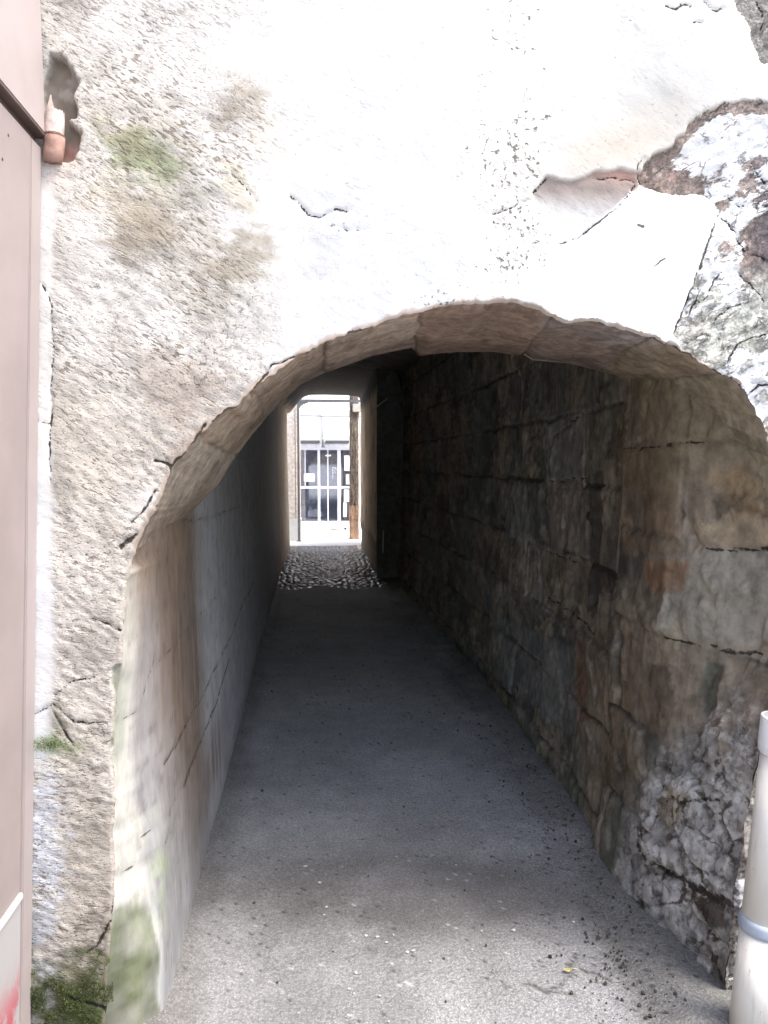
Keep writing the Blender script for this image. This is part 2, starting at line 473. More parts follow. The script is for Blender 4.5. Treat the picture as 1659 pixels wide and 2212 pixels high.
s_arc = np.arange(NOUT) * .0055
wob = .014 * fbm(s_arc * 9, s_arc * 0, 3, 4, .7) + -.006 * np.abs(fbm(s_arc * 33, s_arc * 0 + 5, 4, 3, .7))
amp = np.where(vo < 1150, 1., .6)
OUTL = OUTL + nrm * (wob * amp)[:, None]

def facade():
    c = np.array([.35, -.02])
    d = OUTL - c; d /= np.linalg.norm(d, axis=1)[:, None]
    near = np.concatenate([np.arange(0, .06, .003), np.arange(.06, 1.42, .0052)])
    # distance at which each ray meets the outer rectangle of the facade
    tx = np.where(d[:, 0] < 0, (-3.2 - OUTL[:, 0]) / np.minimum(d[:, 0], -1e-6), (4.8 - OUTL[:, 0]) / np.maximum(d[:, 0], 1e-6))
    tz = (6.8 - OUTL[:, 1]) / np.maximum(d[:, 1], 1e-6)
    te = np.minimum(tx, tz)
    far = np.linspace(0, 1, 40)[1:]
    dist = np.concatenate([np.repeat(near[:, None], NOUT, 1), near[-1] + (te[None] - near[-1]) * far[:, None] ** 1.3], 0)
    X = OUTL[None, :, 0] + d[None, :, 0] * dist; Z = OUTL[None, :, 1] + d[None, :, 1] * dist
    u, v = project(X, np.full_like(X, Y0), Z)
    wu = u + 14 * fbm(X * 9, Z * 9, 11); wv = v + 14 * fbm(X * 9, Z * 9, 12)
    wu2 = wu + 7 * fbm(X * 40, Z * 40, 13); wv2 = wv + 7 * fbm(X * 40, Z * 40, 14)
    # ---- zones
    bare = poly_sd(wu2, wv2, [(2600, 170), (1700, 205), (1655, 225), (1595, 222), (1530, 236), (1480, 265), (1450, 310), (1392, 345), (1376, 378),
                              (1392, 404), (1500, 428), (1556, 458), (1508, 590), (1457, 720), (1470, 752), (1530, 790), (1600, 826),
                              (1640, 900), (1640, 1200), (1600, 1500), (1520, 2400), (2600, 2400)])
    bare2 = poly_sd(wu2, wv2, [(1588, -80), (1597, 20), (1622, 66), (1640, 130), (1720, 150), (2600, 100), (2600, -300), (1590, -300)])
    patch = poly_sd(u + 2 * fbm(X * 30, Z * 30, 15), v + 2.5 * fbm(X * 30, Z * 30, 16),
                    [(1200, 532), (1258, 512), (1330, 448), (1362, 414), (1450, 424), (1500, 420), (1535, 432), (1551, 456), (1505, 585), (1455, 714), (1400, 800), (1200, 760), (1181, 690), (1195, 640)])
    shard = poly_sd(wu2, wv, [(1153, 416), (1180, 384), (1230, 390), (1282, 372), (1335, 366), (1378, 372), (1388, 394), (1362, 420), (1318, 470), (1248, 527), (1200, 530), (1190, 470)])
    hole = poly_sd(wu2 * .5 + u * .5, wv2 * .5 + v * .5, [(105, 118), (126, 122), (148, 138), (170, 178), (158, 205), (165, 252), (145, 262), (178, 288), (170, 318), (160, 348), (105, 352), (97, 270), (92, 190), (100, 140)])
    green_slab = poly_sd(wu, wv, [(246, 1440), (270, 1425), (274, 1500), (266, 1600), (244, 1625)])
    B = np.maximum(sstep(-2, 3, bare), sstep(-2, 3, bare2))
    Pm = sstep(-2, 1.5, patch) * sstep(.006, .010, dist + .008 * fbm(X * 40, Z * 40, 57)); B = B * (1 - Pm)
    S = sstep(-3, 3, shard) * (1 - Pm) * (1 - B)
    Ho = sstep(-2.5, 2.5, hole)
    lowr = sstep(1300, 1500, v) * sstep(1200, 1400, u)
    # ---- grain strength (how coarse the rough cast is)
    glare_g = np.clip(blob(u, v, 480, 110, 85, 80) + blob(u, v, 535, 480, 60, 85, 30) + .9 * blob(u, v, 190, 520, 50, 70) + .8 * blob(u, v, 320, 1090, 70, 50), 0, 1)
    G = .30 + .75 * sstep(640, 480, u + 60 * fbm(X * 3, Z * 3, 20))
    G -= .35 * blob(u, v, 480, 120, 90, 90) + .5 * blob(u, v, 530, 480, 70, 90, 30) + .35 * blob(u, v, 240, 70, 80, 60)
    G += .45 * blob(u, v, 450, 920, 160, 110, -45) + .3 * blob(u, v, 250, 1300, 90, 180) + .3 * blob(u, v, 200, 2000, 120, 250)
    strip = sstep(126, 108, u + 10 * fbm(X * 6, Z * 6, 21)) * sstep(330, 420, v) * sstep(1700, 1560, v)
    G *= 1 - .75 * strip
    G = np.where(u > 1000, G * (.55 + .9 * np.clip(fbm(X * 4, Z * 4, 22), 0, 1)), G)
    G = G + .25 * blob(u, v, 1130, 220, 110, 190)
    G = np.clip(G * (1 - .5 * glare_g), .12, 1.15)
    # ---- colour
    col = np.zeros(X.shape + (3,)) + np.array([.60, .588, .565])
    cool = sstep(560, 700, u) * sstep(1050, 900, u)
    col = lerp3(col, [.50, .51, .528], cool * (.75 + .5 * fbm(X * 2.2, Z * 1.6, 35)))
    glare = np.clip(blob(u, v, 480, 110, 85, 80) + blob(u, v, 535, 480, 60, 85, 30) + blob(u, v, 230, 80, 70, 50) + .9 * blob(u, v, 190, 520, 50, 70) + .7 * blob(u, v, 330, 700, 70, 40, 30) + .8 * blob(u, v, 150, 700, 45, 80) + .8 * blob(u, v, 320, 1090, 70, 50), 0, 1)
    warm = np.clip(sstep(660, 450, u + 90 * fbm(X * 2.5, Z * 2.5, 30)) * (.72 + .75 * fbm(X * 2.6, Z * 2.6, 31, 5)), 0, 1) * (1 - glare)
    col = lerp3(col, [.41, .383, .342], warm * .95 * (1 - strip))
    col = lerp3(col, [.36, .352, .33], np.clip(1.2 * blob(u, v, 1440, 150, 160, 200) * (.6 + .5 * fbm(X * 2, Z * 4, 32)), 0, 1) * .7)
    col = lerp3(col, [.42, .375, .315], np.clip(blob(u, v, 1330, 320, 200, 80, -15), 0, 1) * .85)
    st = np.clip(.6 + .6 * fbm(X * 12, Z * 12, 33), 0, 1); rag = fbm(X * 22 + Z * 9, Z * 40, 34, 5, .68)
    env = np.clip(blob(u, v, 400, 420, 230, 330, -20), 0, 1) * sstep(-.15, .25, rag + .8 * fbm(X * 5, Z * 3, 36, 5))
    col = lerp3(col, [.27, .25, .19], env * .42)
    for (cu, cv, ru, rv, an, c, k) in [(310, 345, 85, 55, 25, (.22, .27, .125), .62), (270, 300, 60, 34, 30, (.28, .265, .165), .5),
                                       (510, 565, 90, 46, -28, (.25, .215, .155), .62), (525, 225, 48, 55, 0, (.28, .24, .18), .6),
                                       (300, 490, 70, 60, 10, (.28, .24, .18), .7), (390, 830, 110, 70, 20, (.30, .25, .21), .6),
                                       (260, 980, 140, 70, 20, (.50, .46, .41), .5), (190, 1250, 90, 190, 0, (.52, .48, .43), .5),
                                       (520, 400, 30, 70, -25, (.40, .36, .25), .5), (410, 960, 60, 40, -40, (.30, .25, .22), .6),
                                       (200, 1430, 90, 160, 0, (.44, .41, .37), .7), (120, 330, 40, 70, 0, (.60, .48, .41), .35),
                                       (185, 1850, 90, 260, 0, (.34, .31, .27), .8), (215, 2060, 60, 60, 0, (.3, .26, .23), .6),
                                       (150, 2140, 170, 120, 0, (.10, .105, .065), .95), (220, 2200, 110, 90, 0, (.07, .095, .035), .95),
                                       (105, 1605, 55, 26, 0, (.16, .24, .07), .9), (130, 1560, 18, 60, -25, (.2, .19, .14), .8),
                                       (100, 1850, 42, 230, 0, (.46, .48, .53), .9), (85, 1300, 30, 300, 0, (.6, .61, .64), .8), (570, 300, 40, 60, 0, (.5, .46, .38), .4), (250, 430, 60, 60, 0, (.45, .41, .33), .45)]:
        col = lerp3(col, c, sstep(.12, .85, blob(u, v, cu, cv, ru * 1.15, rv * 1.15, an) * (.55 + .6 * st) + .62 * rag * sstep(.02, .3, blob(u, v, cu, cv, ru * 1.3, rv * 1.3, an))) * k)
    # sparse lichen specks right of the crown and above the arch
    sp = np.clip(.9 * blob(u, v, 1110, 230, 110, 260) + .55 * blob(u, v, 1100, 560, 100, 90) + .8 * blob(u, v, 950, 655, 70, 24) + .45 * blob(u, v, 720, 480, 90, 60), 0, 1)
    sp *= np.clip(.55 + 1.2 * fbm(X * 8, Z * 8, 42), 0, 1) * sstep(1500, 1350, u)
    # cracks: (points, width, depth, darkness)
    CR = [([(622, 425), (645, 440), (652, 450), (665, 462), (690, 468), (712, 462), (722, 452), (745, 455)], 4.5, .006, .95),
          ([(740, 490), (752, 498), (765, 496), (778, 499)], 3, .004, .7),
          ([(500, 375), (520, 395), (540, 420), (560, 440)], 3.2, .004, .7),
          ([(82, 606), (100, 628), (115, 662), (112, 700), (118, 760), (110, 830), (116, 900), (108, 980), (112, 1040)], 2.6, .005, .75),
          ([(72, 905), (95, 912), (116, 918)], 3, .004, .7), ([(72, 1545), (100, 1530), (118, 1520), (165, 1558), (235, 1560)], 4, .006, .85),
          ([(118, 1540), (140, 1570), (155, 1600)], 5, .008, .9), ([(120, 1500), (160, 1470), (205, 1462)], 4, .006, .8),
          ([(548, 843), (570, 815), (590, 790), (620, 778), (640, 768)], 5, .007, .9), ([(335, 995), (365, 1005), (385, 1018), (400, 1030)], 5, .008, .9),
          ([(285, 1130), (320, 1090), (335, 1060)], 5, .008, .85), ([(400, 985), (420, 955), (445, 915)], 7, .008, .7),
          ([(265, 1180), (280, 1165), (295, 1150)], 10, .01, .8), ([(200, 1335), (240, 1350), (262, 1360)], 5, .006, .8),
          ([(1068, 466), (1100, 452), (1135, 434)], 4.5, .006, .95), ([(1150, 418), (1168, 400), (1182, 386)], 4, .006, .8),
          ([(1384, 394), (1340, 385), (1282, 385)], 4.5, .009, .9), ([(1390, 340), (1375, 365), (1388, 392)], 4.5, .009, .9),
          ([(1376, 392), (1362, 420), (1330, 448), (1300, 475), (1250, 512), (1205, 532)], 4, .006, .85),
          ([(1552, 456), (1530, 520), (1505, 590), (1482, 650), (1456, 716)], 8, .012, .98),
          ([(1520, 600), (1505, 650), (1488, 690)], 3, .008, .9),
          ([(1500, 660), (1530, 640), (1550, 600), (1562, 585)], 3, .006, .8), ([(1560, 470), (1590, 500), (1610, 540), (1659, 560)], 4, .006, .9), ([(1570, 420), (1600, 445), (1640, 440)], 4, .006, .8),
          ([(1600, 590), (1630, 620), (1659, 650)], 5, .006, .9), ([(1540, 700), (1580, 660), (1620, 650)], 3, .006, .7), ([(1560, 790), (1600, 740), (1659, 720)], 4, .006, .8), ([(1480, 740), (1520, 720), (1560, 730)], 3, .006, .7),
          ([(1620, 330), (1640, 380), (1659, 400)], 4, .006, .8), ([(1610, 860), (1640, 830), (1659, 835)], 4, .006, .9),
          ([(1640, 0), (1655, 20), (1650, 60)], 5, .01, .9), ([(1435, 12), (1460, 22), (1470, 10), (1490, 16)], 4, .005, .85),
          ([(1520, 4), (1545, 28), (1560, 20)], 5, .006, .9), ([(1495, 50), (1515, 52)], 4, .004, .9), ([(1376, 488), (1386, 492)], 6, .006, .95),
          ([(1405, 580), (1420, 568), (1435, 560)], 4, .004, .8), ([(240, 2180), (200, 2170), (130, 2150)], 8, .012, .85),
          ([(70, 1930), (100, 1925), (130, 1922)], 3, .003, .6), ([(240, 1990), (215, 2030), (190, 2060)], 6, .01, .85)]
    crk = np.full(X.shape, 6.)
    cu_ = u + 5 * fbm(X * 40, Z * 40, 50); cv_ = v + 5 * fbm(X * 40, Z * 40, 52)
    for pts, w, dep, dk in CR:
        a = np.array(pts); lo = a.min(0) - 60; hi = a.max(0) + 60
        m = (u > lo[0]) & (u < hi[0]) & (v > lo[1]) & (v < hi[1])
        if not m.any(): continue
        crk[m] = np.minimum(crk[m], seg_dist(cu_[m], cv_[m], pts) / (w * .62))
    crk = np.minimum(crk, dist / .007 + 1.15 + 2.2 * fbm(X * 11, Z * 11, 55, 3) + np.where(v > 1150, .6, 0))
    # ---- bare stone colours
    rx = X * .86 + Z * .5; rz = -X * .5 + Z * .86
    big = fbm(rx * 3.2, rz * 6, 63, 4, .6)
    lime = 1.7 * big + .12 - .42 * sstep(575, 640, v) * sstep(1440, 1520, u)
    lime += .6 * np.clip(blob(u, v, 1560, 330, 90, 70, -25) + blob(u, v, 1590, 480, 60, 45) + .8 * blob(u, v, 1540, 600, 40, 60), 0, 1)
    lime -= .9 * np.clip(blob(u, v, 1655, 400, 55, 120) + .9 * blob(u, v, 1640, 520, 50, 60, -20) + .9 * blob(u, v, 1530, 560, 60, 22, -10) + .8 * blob(u, v, 1640, 230, 60, 22) + .8 * blob(u, v, 1660, 600, 35, 30) + .5 * blob(u, v, 1590, 700, 90, 70), 0, 1)
    lime = np.where(v > 1300, lime - .55, lime)
    bc = np.zeros(X.shape + (3,)) + np.array([.34, .275, .24])
    bc = lerp3(bc, [.17, .145, .145], sstep(1600, 1660, u) * sstep(640, 560, v))
    bc = lerp3(bc, [.47, .465, .41], sstep(560, 640, v + 20 * fbm(X * 8, Z * 8, 61)) * (1 - lowr))
    pinkish = np.clip(blob(u, v, 1420, 375, 55, 40) + .7 * blob(u, v, 1560, 545, 50, 26) + .4 * blob(u, v, 1480, 690, 40, 30), 0, 1) * sstep(-.3, .3, fbm(X * 22, Z * 22, 64))
    bc = lerp3(bc, [.34, .185, .155], pinkish * .8)
    bc = lerp3(bc, [.33, .32, .295], lowr * .8)
    rim = np.clip(sstep(34, 8, bare + 10 * fbm(X * 14, Z * 14, 65)), 0, 1) * sstep(470, 400, v) * sstep(1360, 1400, u)
    bc = lerp3(bc, [.25, .205, .175], rim * .9); lime = lime - 1.6 * rim
    lime = lime - 1.2 * sstep(-2, 3, bare2) * sstep(1500, 1560, u)
    bc = lerp3(bc, [.24, .235, .22], sstep(-2, 3, bare2) * .8)
    bc = bc * (1 + .25 * fbm(X * 10, Z * 10, 60)[..., None])
    col = col * (1 - B[..., None]) + bc * B[..., None]
    sc_ = lerp3(np.zeros(X.shape + (3,)) + np.array([.27, .225, .20]), [.50, .49, .475], sstep(400, 470, v + 14 * fbm(X * 12, Z * 12, 66)))
    sc_ = lerp3(sc_, [.34, .2, .165], np.clip(blob(u, v, 1340, 378, 60, 16), 0, 1) * .9)
    col = col * (1 - S[..., None]) + sc_ * S[..., None]
    hc = lerp3(np.zeros(X.shape + (3,)) + np.array([.20, .17, .14]), [.33, .19, .15], sstep(290, 320, v))
    hc = lerp3(hc, [.4, .36, .32], sstep(.1, .5, fbm(X * 30, Z * 30, 67)) * .6)
    col = col * (1 - Ho[..., None]) + hc * Ho[..., None]
    gs = sstep(-2, 2, green_slab)
    col = lerp3(col, [.23, .25, .2], gs * .9)
    raw = sstep(.016, .006, dist + .010 * fbm(X * 30, Z * 30, 56)) * (1 - .6 * sstep(1150, 1300, v))
    col = lerp3(col, [.34, .275, .225], raw * .9)
    G = G * (1 - B) * (1 - S * .6) * (1 - raw) * (1 - Ho) * (1 - .8 * gs) + B * .0 + S * .2
    # ---- relief towards the street
    D = .010 * fbm(X * 1.6, Z * 1.6, 70, 3) + .0042 * fbm(X * 7, Z * 7, 71, 3)
    ru_ = X * .88 - Z * .47; rv_ = X * .47 + Z * .88
    D += G * .0016 * vnoise(ru_ * 40, rv_ * 90, 72)
    rid = 1 - np.abs(fbm(rx * 6, rz * 11, 74, 5, .6)) * 2.2
    rub = -.020 + .014 * rid + .016 * big + .010 * fbm(X * 3.5, Z * 3.5, 79, 2)
    rub = np.where(v > 1300, rub * 1.3 + .012, rub)
    D = D * (1 - .5 * B) + B * rub
    D = D - S * (.008 + .003 * fbm(X * 20, Z * 20, 75)) - Ho * (.030 + .008 * fbm(X * 25, Z * 25, 76)) - .004 * sstep(1.4, .4, crk) - gs * .010
    D = np.where(Pm > .5, .005 + .002 * fbm(X * 2, Z * 2, 77), D)
    D = D * sstep(0, .010, dist) + .003 * sstep(0, .006, dist)
    V = np.stack([X, Y0 - D, np.maximum(Z, -.03)], -1)
    keepP = lambda m: (m[:-1, :-1] + m[1:, 1:] + m[:-1, 1:] + m[1:, :-1]) / 4 > .5
    at = {'Col': np.clip(col, .01, .9), 'grain': G, 'crack': crk, 'speck': sp, 'lime': lime}
    kB, kP = keepP(B), keepP(Pm)
    kB &= ~kP
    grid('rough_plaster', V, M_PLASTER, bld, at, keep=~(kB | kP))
    grid('bare_stonework', V, M_BARE, bld, at, keep=kB)
    grid('cement_patch', V, M_PATCH, bld, at, keep=kP)
facade()

# ---- arch ring: stones of the soffit between the facade edge and the ring's inner edge
IN_P = np.array([(380, 1190), (405, 1115), (440, 1078), (470, 1050), (500, 1000), (545, 935), (590, 885), (650, 830), (700, 806), (740, 790), (800, 768), (850, 757),
                 (888, 750), (905, 766), (950, 760), (1000, 757), (1060, 757), (1130, 766), (1150, 778), (1230, 785), (1330, 810), (1400, 850), (1440, 960), (1450, 1100)], float)
def arch_ring():
    sel = np.where((vo < 1190))[0]
    A = OUTL[sel]; Au = uo[sel]
    Bu = 690 + .72 * (Au - 690)
    bp = IN_P.copy()
    s = np.interp(Bu, bp[:, 0], bp[:, 1])
    Bw = np.array([at_y(a, b, Y1) for a, b in zip(Bu, s)])
    n = len(sel); R = 44
    t = np.linspace(0, 1, R)[:, None]
    tt = sstep(0, 1, t) * .25 + t * .75
    X = A[None, :, 0] * (1 - tt) + Bw[None, :, 0] * tt
    Z = A[None, :, 1] * (1 - t) + Bw[None, :, 2] * t
    Y = np.full_like(X, Y0) * (1 - t) + Y1 * t
    arc = np.arange(n) * .0055
    bumpy = .006 * fbm(X * 4 + 3, Y * 4 + Z, 81, 4) * sstep(0, .06, t) - .004 * (1 - t)
    joints = [(430, 440), (540, 530), (712, 700), (912, 975), (1192, 1300), (1400, 1530), (1560, 1640)]
    jd = np.full(X.shape, 99.); stone = np.zeros(X.shape, int)
    AU = np.repeat(Au[None], R, 0)
    for k, (a, b) in enumerate(joints):
        th = a + (b - a) * t + 8 * fbm(t * 5 + k * 7.7, t * 0 + k, 82)
        jd = np.minimum(jd, np.abs(AU - th)); stone = stone + (AU > th)
    offs = np.array([.0, .004, -.003, .002, .006, -.003, .0, .003])[stone]
    groove = np.exp(-(jd / 5.) ** 2) * .006
    nx = -nrm[sel][None, :, 0]; nz = -nrm[sel][None, :, 1]
    dd = (bumpy + offs * sstep(0, .1, t) - groove) * sstep(0, .04, t)
    X = X + nx * dd; Z = Z + nz * dd
    tint = np.array([(.50, .42, .34), (.47, .37, .28), (.46, .36, .28), (.50, .40, .32), (.36, .265, .205), (.33, .255, .21), (.34, .28, .20), (.33, .29, .21)])[stone]
    nn = fbm(X * 6, Y * 9, 83, 4)
    tint = tint * (1 + .22 * nn[..., None])
    lime = np.clip(sstep(.35, .0, t + .22 * fbm(arc[None] * 5 + 0 * t, t * 3, 84)) * sstep(1150, 1250, AU) * sstep(1480, 1400, AU), 0, 1)
    tint = lerp3(tint, [.44, .40, .38], lime * .8)
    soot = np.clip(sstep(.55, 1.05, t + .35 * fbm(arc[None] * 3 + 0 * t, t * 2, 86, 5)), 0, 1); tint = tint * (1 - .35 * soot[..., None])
    chp = sstep(.2, .34, fbm(arc[None] * 9 + 0 * t, t * 6, 87, 5)); tint = tint * (1 - .28 * chp[..., None])
    fr = sstep(.06, .0, t - .02 * fbm(arc[None] * 20 + 0 * t, t, 85))
    tint = lerp3(tint, [.48, .40, .34], fr * .6)
    tint = lerp3(tint, [.1, .08, .06], np.exp(-(jd / 3.) ** 2) * .6 * sstep(-.3, .2, fbm(AU * .02, t * 4, 88)))
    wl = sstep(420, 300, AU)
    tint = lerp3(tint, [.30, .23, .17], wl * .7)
    V = np.stack([X, Y, Z], -1)
    ring = grid('arch_ring', np.stack([np.stack([Bw[:, 0] + (nrm[sel][:, 0]) * q, np.full(n, Y1), Bw[:, 2] + np.abs(nrm[sel][:, 1]) * q + q * .6], -1) for q in (0., .15, .4, .9)], 0),
                M_DARK, bld, smooth=False)
    st = (stone[:-1, :-1] + stone[1:, 1:]) // 2
    for k in range(8):
        if (st == k).any():
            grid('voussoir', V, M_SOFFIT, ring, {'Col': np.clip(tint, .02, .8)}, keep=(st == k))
arch_ring()

# ---- side walls of the passage
def zline(pts): return np.array([at_z(u, v, 0.) for u, v in pts])
FL = zline([(352, 2205), (395, 2040), (440, 1870), (500, 1640), (555, 1430), (600, 1260)])
FR = zline([(1545, 2260), (1500, 2190), (1430, 2060), (1300, 1862), (1200, 1692), (1110, 1570), (1010, 1440), (880, 1290)])
def xl_floor(Y): return np.interp(Y, FL[:, 1], FL[:, 0])
def xr_floor(Y): return np.interp(Y, FR[:, 1], FR[:, 0])
def side_of(x0):
    m = OUTL[:, 0] < x0
    return m
_half = NOUT // 2
LZ, LX = OUTL[:_half, 1], OUTL[:_half, 0]
RZ, RX = OUTL[_half:, 1][::-1], OUTL[_half:, 0][::-1]
kL = np.argmax(LZ > 1.27); kR = np.argmax(RZ > 1.45)

def left_wall():
    ys = np.concatenate([Y0 + np.concatenate([np.arange(0, .3, .006), np.arange(.3, 2.6, .011)]), np.linspace(4.6, YE, 170)])
    zs = np.arange(-.03, 3.05, .0125)
    Y, Z = np.meshgrid(ys, zs, indexing='ij')
    xo = np.interp(Z, LZ[:kL], LX[:kL]); xo = np.where(Z > 1.27, LX[kL - 1] - .03, xo)
    xi = xl_floor(Y) - .022 * np.clip(Z, 0, 1.6)
    w = .10 + .28 * sstep(.2, .8, Z)
    t = np.clip((Y - Y0) / w, 0, 1)
    k = 1 - (1 - t) ** 2
    X = xo + (xi - xo) * k
    u, v = project(X, Y, Z)
    X = X + .006 * fbm(Y * 1.7, Z * 1.7, 101, 3) * sstep(0, .2, Y - Y0) + .0018 * fbm(Y * 9, Z * 6, 102, 3) * sstep(0, .05, Y - Y0)
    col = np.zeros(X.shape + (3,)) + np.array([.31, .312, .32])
    col = lerp3(col, [.60, .605, .615], sstep(2.7, 3.3, Y + .12 * fbm(Z * 2, Y, 103)))  # deep stretch painted paler to make up for the fading light
    brown = np.clip(1.35 * blob(Y, Z, 2.60, 1.12, .44, .62) + .7 * blob(Y, Z, 2.8, .55, .28, .35), 0, 1) * (.85 + .4 * fbm(Y * 26, Z * 1.2, 104))
    col = lerp3(col, [.20, .128, .076], np.clip(brown, 0, 1) * .9)
    rust = np.clip(blob(Y, Z, 3.25, .26, .5, .16), 0, 1) * (.7 + .5 * fbm(Y * 20, Z * 1.5, 105))
    col = lerp3(col, [.20, .135, .095], np.clip(rust, 0, 1) * .9)
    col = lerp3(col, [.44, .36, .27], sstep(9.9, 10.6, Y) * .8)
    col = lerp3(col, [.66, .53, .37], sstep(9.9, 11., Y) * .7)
    streak = fbm(Y * 22, Z * .7, 106, 3)
    col = col * (1 + .10 * streak[..., None])
    # corner: broken edge with moss, cream strip
    edge = sstep(.11, .05, Y - Y0 + .03 * fbm(Z * 9, Y, 107))
    mossy = edge * sstep(.42, .30, Z + .05 * fbm(Y * 40, Z * 12, 108))
    col = lerp3(col, [.60, .58, .50], edge * .5)
    mt = np.clip(.5 + .9 * fbm(Y * 70, Z * 7, 115, 5), 0, 1)
    gcol = lerp3(np.zeros(X.shape + (3,)) + np.array([.04, .05, .02]), [.11, .135, .052], mt)
    mk = (.45 * sstep(.05, .5, mossy) + .55 * (.55 + .6 * fbm(Y * 34, Z * 20, 119, 5)).clip(0, 1) * sstep(.20, .70, mossy + .25 * fbm(Y * 90, Z * 10, 118))) * sstep(.078, .070, Y - Y0 + .012 * fbm(Z * 12, Y * 3, 109))
    col = col * (1 - .93 * mk[..., None]) + gcol * .93 * mk[..., None]
    mo2 = np.clip(blob(Y, Z, 2.16, .36, .09, .16), 0, 1) * sstep(-.2, .4, fbm(Y * 30, Z * 22, 110))
    col = lerp3(col, [.30, .36, .2], mo2 * .6)
    col = lerp3(col, [.25, .27, .21], blob(Y, Z, 2.012, .86, .03, .12) * .8)
    upb = sstep(.95, 1.3, Z + .10 * fbm(Y * 4, Z * 3, 116)) * sstep(3.1, 2.7, Y) * (1 - .5 * sstep(2.12, 2.02, Y))
    col = lerp3(col, [.27, .19, .13], upb * .8)
    spk = sstep(.25, .5, fbm(Y * 30, Z * 24, 117, 4)); col = col * (1 - .22 * spk[..., None])
    J = [([(296, 1165), (320, 1142), (340, 1128), (420, 1125), (470, 1115), (525, 1096)], .007, .8),
         ([(330, 1440), (367, 1397), (408, 1350), (457, 1303), (495, 1251)], .004, .6), ([(262, 1612), (300, 1560), (340, 1500)], .004, .5),
         ([(345, 1650), (396, 1563), (440, 1493), (481, 1414), (510, 1359), (533, 1301), (559, 1257)], .009, .75),
         ([(405, 1040), (402, 1080), (404, 1110)], .004, .5), ([(276, 1890), (330, 1790), (389, 1693)], .006, .4), ([(389, 1693), (408, 1647), (466, 1518), (498, 1421)], .014, .85),
         ([(310, 1880), (330, 1840), (372, 1760)], .006, .5), ([(316, 1560), (324, 1480), (335, 1410)], .004, .4)]
    dep = np.zeros(X.shape); dk = np.zeros(X.shape); crk = np.full(X.shape, 6.)
    wy = Y + .012 * fbm(Y * 14, Z * 14, 111); wz = Z + .012 * fbm(Y * 14, Z * 14, 112)
    for pts, w_, d_ in J:
        q = [tuple(at_x(a, b, -.455 - .022)[1:]) for a, b in pts]
        sd = seg_dist(wy, wz, q); g = np.exp(-(sd / w_) ** 2); crk = np.minimum(crk, sd / (w_ * .7))
        dep = np.maximum(dep, g * w_ * .35); dk = np.maximum(dk, g * d_ * .5)
    X = X - dep * sstep(0, .05, Y - Y0)
    brk = sstep(-.25, .3, fbm(Y * 7, Z * 7, 114)); dk = dk * (.35 + .5 * brk)
    lip = np.zeros(X.shape)
    col = lerp3(col, [.11, .085, .065], dk)
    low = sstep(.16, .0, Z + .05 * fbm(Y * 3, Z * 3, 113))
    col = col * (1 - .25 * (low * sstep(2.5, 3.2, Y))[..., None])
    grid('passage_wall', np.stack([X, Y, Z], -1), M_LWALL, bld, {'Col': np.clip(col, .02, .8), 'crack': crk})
left_wall()

